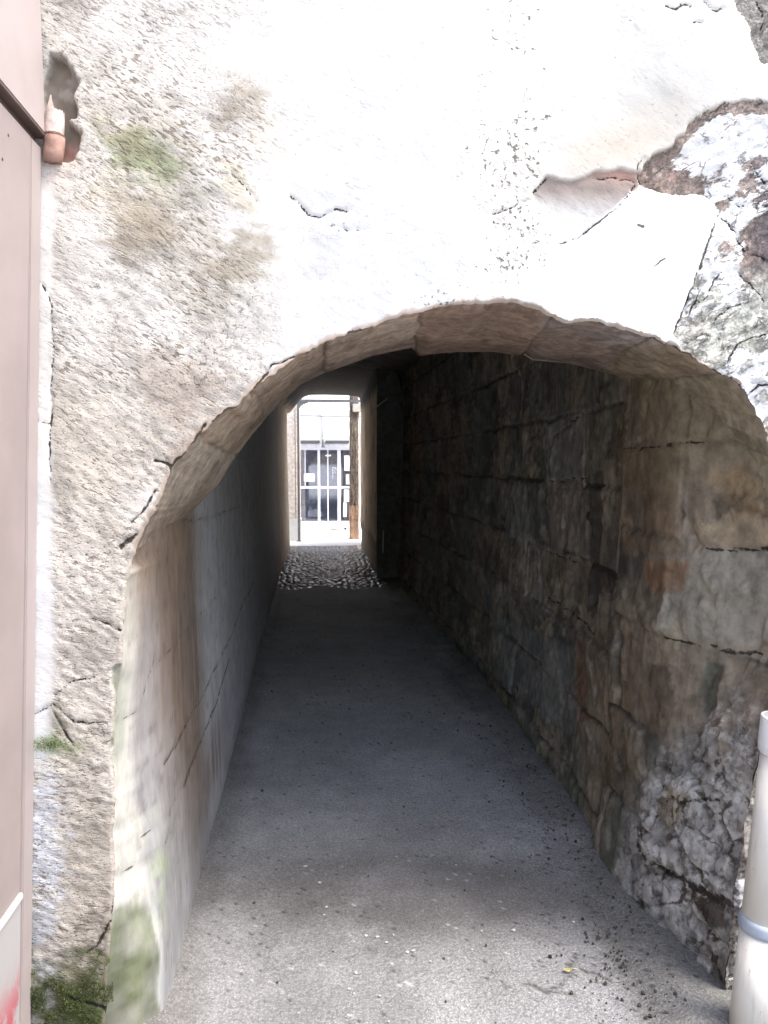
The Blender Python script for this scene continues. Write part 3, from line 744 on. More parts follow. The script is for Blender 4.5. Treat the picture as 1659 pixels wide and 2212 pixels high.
def right_wall():
    ys = np.concatenate([Y0 + np.concatenate([np.arange(0, .5, .0065), np.arange(.5, 3.2, .0115)]), np.linspace(5.22, YP + .05, 130)])
    zs = np.arange(-.03, 3.05, .0115)
    Y, Z = np.meshgrid(ys, zs, indexing='ij')
    xo = np.interp(Z, RZ[:kR], RX[:kR]); xo = np.where(Z > 1.45, RX[kR - 1] + .02, xo)
    lean = .045 * sstep(0, .5, Z) + .03 * sstep(.5, 1.5, Z)
    xi = xr_floor(np.maximum(Y, 2.05)) + lean
    k = sstep(0, .5, Y - Y0)
    X = xo + (xi - xo) * k
    X = X + .022 * sstep(2.82, 2.92, Y + .02 * fbm(Z * 6, Y * 3, 120))
    wy = Y + .025 * fbm(Y * 5, Z * 5, 121) + .008 * fbm(Y * 30, Z * 30, 122)
    wz = Z + .018 * fbm(Y * 4, Z * 4, 123) + .008 * fbm(Y * 30, Z * 30, 124)
    jam = Y < 2.86
    cz = np.where(jam, 1, 0)
    c1 = np.array([-.2, .30, .62, .97, 1.31, 1.62, 2.0, 2.6, 3.4]); c2 = np.array([-.3, .12, .45, .78, 1.11, 1.45, 1.78, 2.12, 2.5, 3.4])
    def course(c):
        i = np.clip(np.searchsorted(c, wz.ravel()).reshape(wz.shape) - 1, 0, len(c) - 2)
        return i, np.minimum(wz - c[i], c[i + 1] - wz)
    i1, d1 = course(c1); i2, d2 = course(c2)
    ci = np.where(jam, i1 + 20, i2); dz = np.where(jam, d1, d2)
    L = np.where(jam, .46, .52 + .18 * _hash(ci, ci * 0, ci * 0, 5))
    off = np.where(jam, .0, _hash(ci, ci * 0 + 3, ci * 0, 6) * .6)
    q = (wy - 2.86 + off) / L + np.where(jam, .35 * _hash(ci, ci * 0 + 1, ci * 0, 7), 0)
    bi = np.floor(q); fq = q - bi
    dy = np.minimum(fq, 1 - fq) * L
    dy = np.minimum(dy, np.abs(wy - 2.86))
    dj = np.minimum(dz, dy)
    hid = _hash(bi, ci, ci * 0, 8); hid2 = _hash(bi, ci, ci * 0 + 1, 9); hid3 = _hash(bi, ci, ci * 0 + 2, 10)
    open_j = .25 + .75 * sstep(-.25, .2, fbm(Y * 2.6, Z * 2.6, 125, 5))
    g = np.exp(-(dj / .009) ** 2) * open_j
    lay = fbm(Y * 3.4, Z * 2.6, 126, 6, .6)
    flake = sstep(.02, .08, lay) * .008 + sstep(.22, .27, lay) * .008
    fade = sstep(0, .06, Y - Y0)
    X = X + (g * .016 - flake + (hid - .5) * .024 * sstep(.0, .02, dj) + .005 * fbm(Y * 14, Z * 6, 127, 4)) * fade
    # crumbled rubble at the foot of the corner
    rb = sstep(.95, .70, Z + .10 * fbm(Y * 6, Z * 6, 128) + 1.1 * np.clip(Y - 2.12, 0, 9)) * sstep(2.72, 2.45, Y + .1 * fbm(Y * 4, Z * 5, 129))
    fa, fb, rc = voronoi(Y * 4.2 + .5 * fbm(Y * 4, Z * 4, 130), Z * 5.5 + .5 * fbm(Y * 4, Z * 4, 131), 132)
    ed = sstep(.0, .10, fb - fa + .10 * fbm(Y * 16, Z * 16, 137))
    ridg = 1 - np.abs(fbm(Y * 13 + Z * 5, Z * 13, 133, 5, .62)) * 2.4
    fine = fbm(Y * 45, Z * 45, 138, 3, .6)
    X = X - rb * (.020 * ed * (.3 + rc) + .005 * ridg + .005 * fine - .016) * fade
    pal = np.array([(.235, .185, .135), (.20, .155, .11), (.25, .19, .125), (.215, .20, .165), (.185, .185, .155), (.26, .225, .175), (.17, .135, .11), (.235, .20, .15)])
    col = pal[np.clip((hid2 * 8).astype(int), 0, 7)]
    col = col * (.62 + .72 * hid3[..., None])
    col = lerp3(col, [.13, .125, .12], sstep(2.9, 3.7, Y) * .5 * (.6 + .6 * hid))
    col = lerp3(col, [.28, .22, .15], sstep(.03, .10, lay) * .5)
    col = lerp3(col, [.30, .20, .10], np.clip(sstep(.1, .4, fbm(Y * 3, Z * 2, 134, 4)) * .5, 0, 1) * sstep(3.6, 2.6, Y))
    col = lerp3(col, [.15, .17, .14], sstep(.1, .35, fbm(Y * 2.4 + 9, Z * 1.2, 135, 4)) * .6)
    streak = fbm(Y * 14, Z * 2.2, 136, 4)
    col = col * (1 + .10 * streak[..., None])
    mott = sstep(.12, .20, fbm(Y * 5 + 3, Z * 5, 151, 6, .62)); mot2 = sstep(.16, .22, fbm(Y * 4, Z * 6 + 7, 152, 6, .62))
    col = col * (1 - .34 * mott[..., None]); col = lerp3(col, [.33, .275, .20], mot2 * .55)
    X0 = 1.16
    def zone(pts, c, k, soft=.004, lift=0.):
        nonlocal col, X
        p = [tuple(at_x(a, b, X0)[1:]) for a, b in pts]
        m = sstep(-soft, soft, poly_sd(Y + .010 * fbm(Y * 25, Z * 25, 140) + .004 * vnoise(Y * 90, Z * 90, 142), Z + .012 * fbm(Y * 25, Z * 25, 141) + .004 * vnoise(Y * 90, Z * 90, 143), p))
        col = lerp3(col, c, m * k); X = X - m * lift
    zone([(1476, 1126), (1500, 1135), (1518, 1105), (1550, 1105), (1568, 1130), (1566, 1184), (1485, 1178)], (.40, .31, .20), .9, .003, .004)
    zone([(1354, 1060), (1372, 1052), (1405, 1075), (1403, 1150), (1375, 1159), (1372, 1125), (1354, 1110)], (.10, .105, .115), .9, .003, -.006)
    zone([(1462, 1196), (1500, 1188), (1569, 1192), (1569, 1383), (1530, 1400), (1440, 1370), (1450, 1280)], (.33, .30, .245), .85, .004, .006)
    zone([(1405, 1215), (1473, 1211), (1470, 1278), (1440, 1285), (1412, 1260)], (.27, .15, .075), .8, .012, -.002)
    zone([(1350, 968), (1450, 965), (1470, 1100), (1460, 1200), (1350, 1200), (1345, 1060)], (.235, .165, .10), .6, .012, 0)
    zone([(1495, 1030), (1540, 1000), (1560, 1040), (1570, 1110), (1540, 1110)], (.36, .235, .105), .55, .03, 0)
    zone([(1245, 1075), (1262, 1010), (1285, 1020), (1290, 1100), (1280, 1200), (1285, 1300), (1262, 1310), (1250, 1190)], (.085, .07, .065), .75, .006, -.014)
    zone([(1158, 895), (1225, 885), (1225, 1035), (1158, 1042)], (.19, .19, .175), .8, .004, .004)
    zone([(1158, 1044), (1223, 1040), (1222, 1200), (1160, 1170)], (.24, .20, .17), .8, .004, .002)
    zone([(1072, 1050), (1118, 1045), (1118, 1170), (1075, 1160)], (.21, .205, .19), .8, .004, .003)
    zone([(1232, 1380), (1262, 1390), (1270, 1560), (1238, 1560)], (.20, .115, .075), .8, .006, -.006)
    zone([(1060, 1330), (1230, 1400), (1240, 1600), (1090, 1480)], (.185, .19, .185), .6, .01, .002)
    zone([(1495, 1420), (1512, 1440), (1515, 1530), (1500, 1560), (1490, 1500)], (.10, .11, .085), .8, .006, -.004)
    zone([(1405, 1370), (1440, 1330), (1445, 1370), (1470, 1330), (1470, 1440), (1400, 1430)], (.33, .28, .2), .8, .003, .004)
    zone([(1500, 1560), (1590, 1530), (1600, 1680), (1530, 1720), (1490, 1660)], (.30, .255, .215), .7, .006, .004)
    col = lerp3(col, [.035, .03, .025], g * .85)
    hl = np.exp(-((dj - .012) / .005) ** 2) * sstep(.1, .4, fbm(Y * 9, Z * 9, 144))
    col = lerp3(col, [.38, .34, .29], hl * .5)
    zone([(1414, 1908), (1443, 1885), (1481, 1903), (1500, 1952), (1460, 1957), (1415, 1935)], (.01, .01, .01), .0, .003, .004)
    for pl in ([(1228.5, 885), (1233, 885), (1233.5, 1195), (1228, 1195)], [(1117, 1180), (1121, 1180), (1121, 1290), (1117, 1290)], [(1190, 1060), (1193, 1060), (1196, 1140), (1191, 1140)],
               [(1138, 1180), (1142, 1190), (1146, 1260), (1140, 1255)], [(1268, 1420), (1273, 1425), (1290, 1500), (1284, 1505)], [(1262, 1560), (1268, 1560), (1300, 1650), (1294, 1650)]):
        zone(pl, (.40, .37, .33), .75, .003, .003)
    crk = np.full(X.shape, 6.)
    for pts, w in (([(1150, 1190), (1200, 1208), (1230, 1226)], .006), ([(1155, 1290), (1190, 1312), (1230, 1340), (1275, 1372)], .008), ([(1350, 968), (1400, 970), (1450, 961), (1484, 956)], .006),
                   ([(1480, 1183), (1520, 1188), (1570, 1192)], .007), ([(1440, 1378), (1500, 1402), (1575, 1424)], .007), ([(1160, 1042), (1200, 1036), (1232, 1034)], .006), ([(1345, 820), (1338, 880), (1352, 940), (1345, 980)], .006),
                   ([(1406, 1825), (1440, 1862), (1484, 1899), (1530, 1935), (1570, 1965)], .016), ([(1160, 945), (1195, 918), (1230, 895)], .006), ([(1240, 1010), (1248, 1060), (1242, 1110), (1250, 1160)], .008),
                   ([(1440, 1700), (1475, 1735), (1530, 1722)], .008), ([(1575, 1720), (1590, 1760), (1630, 1775)], .009), ([(1520, 2040), (1545, 2080), (1560, 2120)], .012), ([(1110, 1480), (1112, 1560)], .007)):
        q = [tuple(at_x(a, b, 1.15)[1:]) for a, b in pts]
        crk = np.minimum(crk, seg_dist(Y + .014 * fbm(Y * 20, Z * 20, 149), Z + .014 * fbm(Y * 20, Z * 20, 139), q) / w)
    X = X + .006 * sstep(1.5, .4, crk) * fade
    up = sstep(1.45, 1.7, Z + .08 * fbm(Y * 4, Z * 4, 145)) * sstep(2.75, 2.5, Y)
    col = lerp3(col, [.27, .225, .14], up * .7)
    gy = (col * np.array([.35, .45, .2])).sum(-1, keepdims=True); col = col * .86 + gy * np.array([.145, .14, .125])
    col = col * .80 * (1 + .75 * sstep(2.9, 4.2, Y))[..., None]  # colour brightened with depth, standing in for light that falls off
    rcol = np.array([.34, .33, .31]) * (.75 + .4 * rc[..., None]) * (.6 + .4 * ed[..., None]) * (.8 + .3 * sstep(.2, .8, ridg)[..., None])
    rcol = lerp3(rcol, [.50, .49, .47], sstep(.2, .5, fbm(Y * 11, Z * 11, 146)) * .7)
    rcol = lerp3(rcol, [.07, .06, .05], sstep(.25, .55, -fine) * .7)
    rcol = lerp3(rcol, [.17, .125, .08], sstep(.2, .45, fbm(Y * 6 + 4, Z * 6, 147)) * .7)
    col = col * (1 - rb[..., None]) + rcol * rb[..., None]
    for pl, c_, k_ in (([(1414, 1908), (1443, 1885), (1481, 1903), (1500, 1952), (1460, 1957), (1415, 1935)], (.42, .40, .38), .9), ([(1500, 1905), (1555, 1930), (1570, 2010), (1530, 2000)], (.10, .075, .05), .85),
                       ([(1583, 1700), (1590, 1620), (1625, 1560), (1659, 1540), (1659, 1562), (1616, 1602), (1600, 1700)], (.52, .51, .50), .85), ([(1462, 1690), (1500, 1720), (1490, 1760), (1470, 1800), (1452, 1760)], (.30, .25, .17), .7),
                       ([(1530, 1990), (1560, 2060), (1600, 2080), (1570, 2140), (1530, 2060)], (.12, .095, .075), .7)):
        zone(pl, c_, k_, .004, .003)
    green = sstep(.12, .02, Z + .03 * fbm(Y * 6, Z * 6, 148)) * sstep(3., 4., Y) * sstep(7., 5.5, Y)
    col = lerp3(col, [.06, .085, .03], green * .6)
    V = np.stack([X, Y, Z], -1)
    keep = (Y[:-1, :-1] + Y[1:, 1:]) / 2
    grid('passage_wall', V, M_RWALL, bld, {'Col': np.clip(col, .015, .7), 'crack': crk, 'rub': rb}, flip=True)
right_wall()

# ---- vault over the passage, partition with the inner arch, far stretch, rear wall, roof
def vault():
    ys = np.linspace(Y1 - .02, YP + .1, 60); xs = np.linspace(-.75, 1.4, 40)
    Y, X = np.meshgrid(ys, xs, indexing='ij')
    Z = 2.58 + .24 * (1 - ((X - .33) / 1.05) ** 2) + .02 * fbm(X * 2, Y * 2, 150)
    V = np.stack([X, Y, Z], -1)
    grid('vault', V, M_DARK, bld)
vault()
ARC = np.array([(.75, -.03), (.752, 1.2), (.755, 2.3), (.755, 2.70), (.73, 2.76), (.5, 2.785), (.1, 2.79), (-.16, 2.785), (-.26, 2.755), (-.355, 2.68), (-.45, 2.56), (-.53, 2.46), (-.6, 2.44)])
def far_stretch():
    a = resample(ARC, 260, 3)
    ys = np.linspace(YP, YE, 120)
    t = ((ys - YP) / (YE - YP))[:, None]
    X = np.repeat(a[None, :, 0], len(ys), 0); Z = np.repeat(a[None, :, 1], len(ys), 0)
    Y = np.repeat(ys[:, None], a.shape[0], 1)
    soft = sstep(2.2, 2.6, Z)
    Z = Z + (1 - t) * .06 * soft
    X = X + .012 * fbm(Y * 2.5, Z * 2.5, 151, 4) + .02 * sstep(.55, .35, Z + .1 * fbm(Y * 5, Z * 5, 152)) * (X > .5)
    V = np.stack([X, Y, Z], -1)
    col = np.zeros(X.shape + (3,)) + np.array([.70, .57, .40])
    col = lerp3(col, [.34, .27, .2], sstep(.6, .45, Z + .15 * fbm(Y * 3, Z * 3, 153)))
    col = lerp3(col, [.2, .17, .14], sstep(0, .4, fbm(Y * 4, Z * 3, 154)) * .5)
    col = lerp3(col, [.10, .095, .09], sstep(2.38, 2.6, Z + .05 * fbm(Y * 4, X * 4, 156)))
    grid('inner_passage', V, M_OCHRE, bld, {'Col': np.clip(col, .02, .8)})
    # partition wall round the inner arch
    rows = []
    c = np.array([.15, 0.])
    for q in (0., .02, .3, .9):
        d = a - c; d = d / np.linalg.norm(d, axis=1)[:, None]
        rows.append(np.stack([a[:, 0] + d[:, 0] * q, np.full(len(a), YP - .0), a[:, 1] + d[:, 1] * q + (.06 if True else 0) * (a[:, 1] > 2.2)], -1))
    V = np.stack(rows, 0)
    grid('partition', V, M_RWALL, bld, {'Col': flat_attr(V, (.17, .175, .15), .3, 155), 'crack': np.full(V.shape[:2], 6.)})
    bm = bmesh.new()
    add_box(bm, -3.2, -.62, YE - .25, YE, 0, 3.1); add_box(bm, .86, 4.8, YE - .25, YE, 0, 3.1); add_box(bm, -.62, .86, YE - .25, YE, 2.9, 3.1)
    bm_obj('rear_wall', bm, M_WHITEWALL, bld)
    bm = bmesh.new()
    add_box(bm, -3.2, 4.8, Y0 + .3, YE, 3.1, 3.3); add_box(bm, -3.4, -3.2, Y0 + .04, YE, -.02, 3.3); add_box(bm, 4.8, 5.0, Y0 + .04, YE, -.02, 3.3); add_box(bm, -3.2, 4.8, Y0 + .06, Y0 + .3, 2.85, 6.78)
    bm_obj('roof', bm, M_WHITEWALL, bld)
far_stretch()

# ------------------------------------------------------------------ ground
M_GROUND = m_plain('street_concrete', (.44, .438, .43), .9, .2, 0, .15, 5, .4)
bm = bmesh.new()
vs = [bm.verts.new(p) for p in ((-600, -600, -.012), (600, -600, -.012), (600, 600, -.012), (-600, 600, -.012))]; bm.faces.new(vs)
struct(bm_obj('ground', bm, M_GROUND))
def floor():
    ys = np.concatenate([np.arange(-.6, 1.3, .05), np.arange(1.3, 4.0, .011), np.linspace(4.0, 10.1, 220)]); xs = np.concatenate([np.arange(-.75, 1.45, .0115), np.arange(1.45, 4.6, .05)])
    Y, X = np.meshgrid(ys, xs, indexing='ij')
    Z = .008 * fbm(X * 1.2, Y * 1.2, 160, 3) + .0028 * fbm(X * 9, Y * 9, 161, 4)
    xr = xr_floor(np.maximum(Y, 2.05)); dr = xr - X; dl = X - xl_floor(Y)
    Z = Z + .035 * sstep(.16, .0, dr + .05 * fbm(X * 5, Y * 5, 162)) + .012 * sstep(.06, 0, dl)
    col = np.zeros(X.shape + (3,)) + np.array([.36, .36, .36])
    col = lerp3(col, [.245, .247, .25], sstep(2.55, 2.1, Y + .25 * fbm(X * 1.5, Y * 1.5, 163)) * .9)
    shade_band = np.clip(blob(X, Y, .42, 2.60, .95, .26) * 1.25 + .6 * blob(X, Y, .0, 2.85, .5, .3), 0, 1) * (.8 + .4 * fbm(X * 3, Y * 3, 164))  # shade under the arch painted as a darker band across the floor
    col = lerp3(col, [.075, .07, .066], np.clip(shade_band, 0, 1) * .85)
    col = lerp3(col, [.52, .52, .52], blob(X, Y, .35, 4.6, 1.3, 1.4) * .85)  # lit stretch of floor painted in as a paler zone
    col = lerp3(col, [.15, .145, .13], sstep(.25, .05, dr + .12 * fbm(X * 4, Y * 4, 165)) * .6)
    f1, f2, cid = voronoi(X * 42, Y * 42, 166)
    pit = sstep(.26, .14, f1) * (cid > .93)
    pit2 = sstep(.30, .14, f1) * (cid > .80) * sstep(.42, .15, dr) * (fbm(X * 5, Y * 5, 167) > -.1)
    pk = np.clip(pit + pit2, 0, 1)
    Z = Z - .004 * pk
    col = lerp3(col, [.045, .042, .04], pk * .85)
    tn = fbm(X * 2.2, Y * 1.6, 174, 5); col = col * (1 + .30 * tn[..., None])
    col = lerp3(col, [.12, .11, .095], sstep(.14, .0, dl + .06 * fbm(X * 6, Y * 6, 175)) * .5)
    chip = sstep(.28, .16, f1) * (cid < .035) * np.clip(blob(X, Y, .25, 2.45, .4, .5) + .25, 0, 1)
    col = lerp3(col, [.60, .58, .55], np.clip(chip, 0, 1) * .9)
    crk = np.zeros(X.shape)
    for pts in ([(1130, 2130), (1145, 2125), (1180, 2145), (1230, 2105), (1245, 2060)], [(1250, 2090), (1290, 2105), (1320, 2120)], [(1080, 2120), (1095, 2135)], [(1180, 2140), (1240, 2150)], [(840, 1300), (880, 1310), (940, 1290)]):
        q = [tuple(at_z(a, b)[:2]) for a, b in pts]
        crk = np.maximum(crk, np.exp(-(seg_dist(X + .01 * fbm(X * 30, Y * 30, 168), Y + .01 * fbm(X * 30, Y * 30, 169), q) / .006) ** 2))
    Z = Z - .004 * crk; col = lerp3(col, [.05, .045, .04], crk * .8)
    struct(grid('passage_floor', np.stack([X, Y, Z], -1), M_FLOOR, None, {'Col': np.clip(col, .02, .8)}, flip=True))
    # cobbles
    ys = np.arange(9.15, YE + .15, .0125); xs = np.arange(-.62, .98, .0125)
    Y, X = np.meshgrid(ys, xs, indexing='ij')
    f1, f2, cid = voronoi(X * 11 + .25 * fbm(X * 4, Y * 4, 170), Y * 9.5, 171, .85)
    hgt = np.sqrt(np.clip(sstep(.0, .5, f2 - f1), 0, 1))
    rise = sstep(9.1, 9.5, Y) * .012
    flat = sstep(13.0, 13.6, Y)
    rise = -.034 + .046 * sstep(9.0, 9.95, Y + .35 * fbm(X * 2.2, Y * 2.2, 173, 4))
    Z = -.006 + rise + (.024 * hgt + .012 * (cid - .5)) * (1 - .7 * flat) + .012 * fbm(X * 1.3, Y * 1.3, 172)
    col = (np.array([.24, .245, .265]) * (.75 + .5 * cid[..., None])) * (.45 + .55 * hgt[..., None])
    col = lerp3(col, [.34, .34, .33], (cid > .95) * hgt * .8)
    struct(grid('cobble_paving', np.stack([X, Y, Z], -1), M_COBBLE, None, {'Col': np.clip(col, .02, .8)}, flip=True))
    box_ = bmesh.new(); add_box(box_, -8, 8, YE + .15, 17.5, -.25, .006)
    struct(bm_obj('courtyard_paving', box_, m_plain('pale_paving', (.80, .79, .77), .85, .2, 0, .08, 5, .2)))
floor()

# ------------------------------------------------------------------ painted panel door at the left edge
def left_door():
    d = thing('panel_door', 'pinkish painted door with metal header at the left edge beside the rough plaster', 'door', (-.79, 1.5, 0))
    P1 = m_plain('pink_paint', (.39, .335, .325), .55, .35, 0, .07, 3, .06)
    P2 = m_plain('mauve_paint', (.315, .262, .25), .55, .35, 0, .10, 2.5, .06)
    PG = m_plain('grey_paint', (.40, .385, .38), .6, .35, 0, .10, 3, .06)
    PS = m_plain('pale_pink_paint', (.345, .295, .283), .55, .35, 0, .07, 3, .06)
    PD = m_plain('dark_joint', (.12, .085, .075), .8, .2, 0, .2, 8, .1)
    t = NT('kick_plate_paint'); v = t.coords()
    n = t.noise(v, 9, 4, .6, .8)
    sep = t.node('ShaderNodeSeparateXYZ'); t.L(v, sep.inputs[0])
    m = t.math('MULTIPLY', t.ramp(sep.outputs['Z'], .33, .16), t.ramp(n, .38, .52))
    KP = t.done(t.mix(m, (.38, .365, .36), (.42, .10, .12)), .6, t.bump(n, .05, .003), .3)
    # edge points measured on the facade plane
    a = at_y(86, 300, Y0 - .02); b = at_y(62, 2212, Y0 - .02); top = at_y(77, 60, Y0 - .02)
    zt = at_y(86, 300, Y0 - .02)[2]
    ya, yb = .55, Y0 - .012
    def slab(name, x_bot, x_top, z0, z1, y0, y1, mat, th=.03, par=d):
        bm = bmesh.new()
        pts = []
        for (y, z, x) in ((y0, z0, x_bot), (y1, z0, x_bot), (y1, z1, x_top), (y0, z1, x_top)):
            pts.append((bm.verts.new((x, y, z)), bm.verts.new((x - th, y, z))))
        f = [p[0] for p in pts]; g = [p[1] for p in pts]
        bm.faces.new(f); bm.faces.new(g[::-1])
        for k in range(4): bm.faces.new((f[k], g[k], g[(k + 1) % 4], f[(k + 1) % 4]))
        bmesh.ops.bevel(bm, geom=list(bm.edges), offset=.0025, segments=2, affect='EDGES')
        return bm_obj(name, bm, mat, par)
    def xl(z): return b[0] + (a[0] - b[0]) * (z / zt)
    zk = .455
    ys = at_x(51, 1500, xl(.9))[1]                       # inner edge of the stile
    slab('door_panel', xl(zk) - .006, xl(zt), zk + .012, zt - .018, ya, ys, P2)
    slab('stile', xl(0), xl(zt) + .001, .0, zt - .019, ys + .003, yb, PS, .034)
    slab('kick_plate', xl(0) - .004, xl(zk) - .004, .0, zk, ya, ys, KP)
    slab('trim_strip', xl(zk) + .002, xl(zk) + .002, zk - .002, zk + .014, ya, ys, m_plain('pale_trim', (.60, .58, .56), .5), .02)
    slab('joint', xl(zt) - .012, xl(zt) - .012, zt - .02, zt + .016, ya, yb, PD, .03)
    slab('header_panel', a[0] + .012, top[0], zt + .014, 3.6, ya, yb, P1, .03)
    bm = bmesh.new()                                       # folded lip under the header
    add_box(bm, a[0] - .02, a[0] + .013, ya, yb + .001, zt + .004, zt + .014, .002)
    bm_obj('drip_edge', bm, PD, d)
    for u, v in ((68, 218), (20, 292), (10, 344), (8, 860)):
        p = at_x(u, v, a[0])
        bm = bmesh.new(); bmesh.ops.create_icosphere(bm, subdivisions=1, radius=.004)
        bmesh.ops.scale(bm, vec=(.5, 1, 1), verts=bm.verts); bmesh.ops.translate(bm, vec=(xl(p[2]) + (.006 if v < 250 else .0005), p[1], p[2]), verts=bm.verts)
        bm_obj('nail_head', bm, PD, d)
    box('backing', xl(0) - .3, xl(0) - .05, .5, Y0 - .03, -.02, 3.6, PG, d)
left_door()

# ------------------------------------------------------------------ clay pipe in the wall cavity
def clay_pipe():
    t = thing('clay_pipe', 'broken terracotta pipe with flaking whitewash set in the wall hole beside the door header', 'pipe', tuple(at_y(117, 340, Y0)))
    MT = m_plain('terracotta', (.34, .215, .175), .9, .15, 0, .25, 30, .5)
    MW = m_plain('flaking_whitewash', (.60, .50, .45), .9, .15, 0, .28, 40, .6)
    yy = Y0 - .004
    def P(u, v): return at_y(u, v, yy)
    lo = [P(114, 352), P(115, 330), P(117, 310), P(117, 294)]
    tube('socket', lo, [.022, .0245, .0252, .0255], MT, t, 24)
    p0, p1 = P(117.5, 293), P(119, 242)
    n = 48; m = 26
    ang = np.linspace(0, 2 * PI, n); tt = np.linspace(0, 1, m)
    spike = .55 * np.exp(-((ang - 4.5) / .32) ** 2) + .10 * fbm(ang * 3, ang * 0, 191, 3) + .05 * vnoise(ang * 9, ang * 0, 192)
    hh = tt[:, None] * (1 + spike[None] * 1.0)
    rr = .0222 * (1 - .10 * np.clip(hh - .9, 0, 1)) + .0006 * fbm(ang[None] * 4 + 0 * hh, hh * 6, 193)
    ax = p1 - p0
    V = np.stack([p0[0] + ax[0] * hh + rr * np.cos(ang)[None], p0[1] + rr * np.sin(ang)[None] + 0 * hh, p0[2] + ax[2] * hh], -1)
    grid('pipe_body', V, MW, t)
    tube('joint_ring', [P(117, 296), P(117, 291)], [.0262, .0235], m_plain('grime', (.09, .05, .04), .9), t, 24)
clay_pipe()

# ------------------------------------------------------------------ white downpipe at the right edge
def downpipe():
    yy = 1.86
    t0 = at_y(1696, 1600, yy); b0 = at_y(1614, 2300, yy)
    base = np.array(b0); base += (b0 - t0) / (t0 - b0)[2] * -b0[2] * -1 if False else 0
    axis = (t0 - b0) / np.linalg.norm(t0 - b0)
    foot = b0 - axis * (b0[2] / axis[2])
    def A(u_, v_):
        # point on the axis at the height of pixel row v_
        lo, hi = 0., 3.
        for _ in range(50):
            m = (lo + hi) / 2; p = foot + axis * m
            if project(*p)[1] > v_: lo = m
            else: hi = m
        return foot + axis * lo
    t = thing('downpipe', 'white plastic pipe with grey rubber ring leaning against the rubble at the right edge', 'pipe', tuple(foot))
    q = NT('cream_pvc'); v0 = q.coords(); vs_ = q.coords(scale=(1, 1, .12))
    st = q.ramp(q.noise(vs_, 38, 5, .65), .52, .72); sc = q.ramp(q.noise(q.coords(scale=(1, 1, .25)), 95, 2, .5), .70, .74)
    cc = q.mix(q.math('MULTIPLY', st, .35), (.70, .665, .60), (.42, .37, .30)); cc = q.mix(q.math('MULTIPLY', sc, .55), cc, (.30, .24, .18))
    MP = q.done(cc, q.ramp(q.noise(v0, 20, 4, .6), .3, .7, .28, .5), q.bump(q.noise(v0, 60, 3, .6), .05, .002), .45)
    MC = m_plain('white_pvc', (.80, .80, .79), .3, .5, 0, .02, 4, .02)
    MG = m_plain('grey_rubber', (.33, .37, .43), .45, .45, 0, .06, 8, .02)
    r = .057
    ring = A(0, 1995)
    top = A(0, 1618)
    tube('lower_pipe', [foot, ring - axis * .012], r, MP, t, 40)
    tube('upper_pipe', [ring + axis * .012, top], r * .985, MP, t, 40)
    tube('rubber_ring', [ring - axis * .019, ring - axis * .017, ring - axis * .008, ring + axis * .008, ring + axis * .017, ring + axis * .019], [r * .98, r * 1.07, r * 1.10, r * 1.10, r * 1.07, r * .98], MG, t, 40)
    k = top
    ct = A(0, 1552)
    tube('end_cap', [k - axis * .016, k - axis * .012, k + axis * .006, k + axis * .0065, ct - axis * .002, ct, ct + axis * .0005, ct - axis * .03], [r * 1.0, r * 1.08, r * 1.12, r * 1.12, r * 1.12, r * 1.10, r * .98, r * .96], MC, t, 48)
    tube('cap_seam', [ct - axis * .034, ct - axis * .031], r * 1.065, m_plain('seam', (.3, .3, .3), .6), t, 40)
    c = thing('cable_pair', 'thin blue cables rising from the capped end of the white pipe', 'cable', tuple(ct))
    MB = m_plain('blue_cable_sheath', (.10, .17, .36), .5, .4)
    for dx in (-.041, -.033):
        p = ct + np.array([dx, 0, 0])
        q = [p + np.array([0, .0, -.05]), p + np.array([.001, .002, .06]), p + np.array([.008, .02, .3]), p + np.array([.05, .10, .75]), p + np.array([.07, .12, 1.6])]
        tube('cable', q, .0022, MB, c, 8)
downpipe()

# ------------------------------------------------------------------ loose cable, conduits on the passage wall
def passage_bits():
    MC = m_plain('grey_cable_sheath', (.16, .155, .15), .6, .3)
    pts = [at_y(u, v, YP - .03) for u, v in ((838, 900), (833, 923), (828, 970), (819, 1033), (818, 1078), (823, 1115), (830, 1146), (837, 1180), (841, 1208), (843, 1240))]
    q = resample(np.array(pts), 40, 3)
    o = tube('wall_cable', [tuple(p) for p in q], .006, MC, None, 8)
    tag(o, 'grey cable sagging in a loose curve down the dark wall deep in the passage', 'cable')
    MW = m_plain('white_conduit_plastic', (.75, .74, .7), .5, .3)
    o = tube('conduit', [tuple(at_y(828, 1146, YP - .05)), tuple(at_y(827, 1194, YP - .05))], .008, MW, None, 10)
    tag(o, 'short white upright conduit low on the dark partition beside the cable', 'conduit')
    o = tube('pole', [tuple(at_y(803, 887, YP - .1)), tuple(at_y(836, 861, YP - .35))], .008, MW, None, 10)
    tag(o, 'thin pale stick slanting up under the vault beside the inner arch', 'stick')
passage_bits()

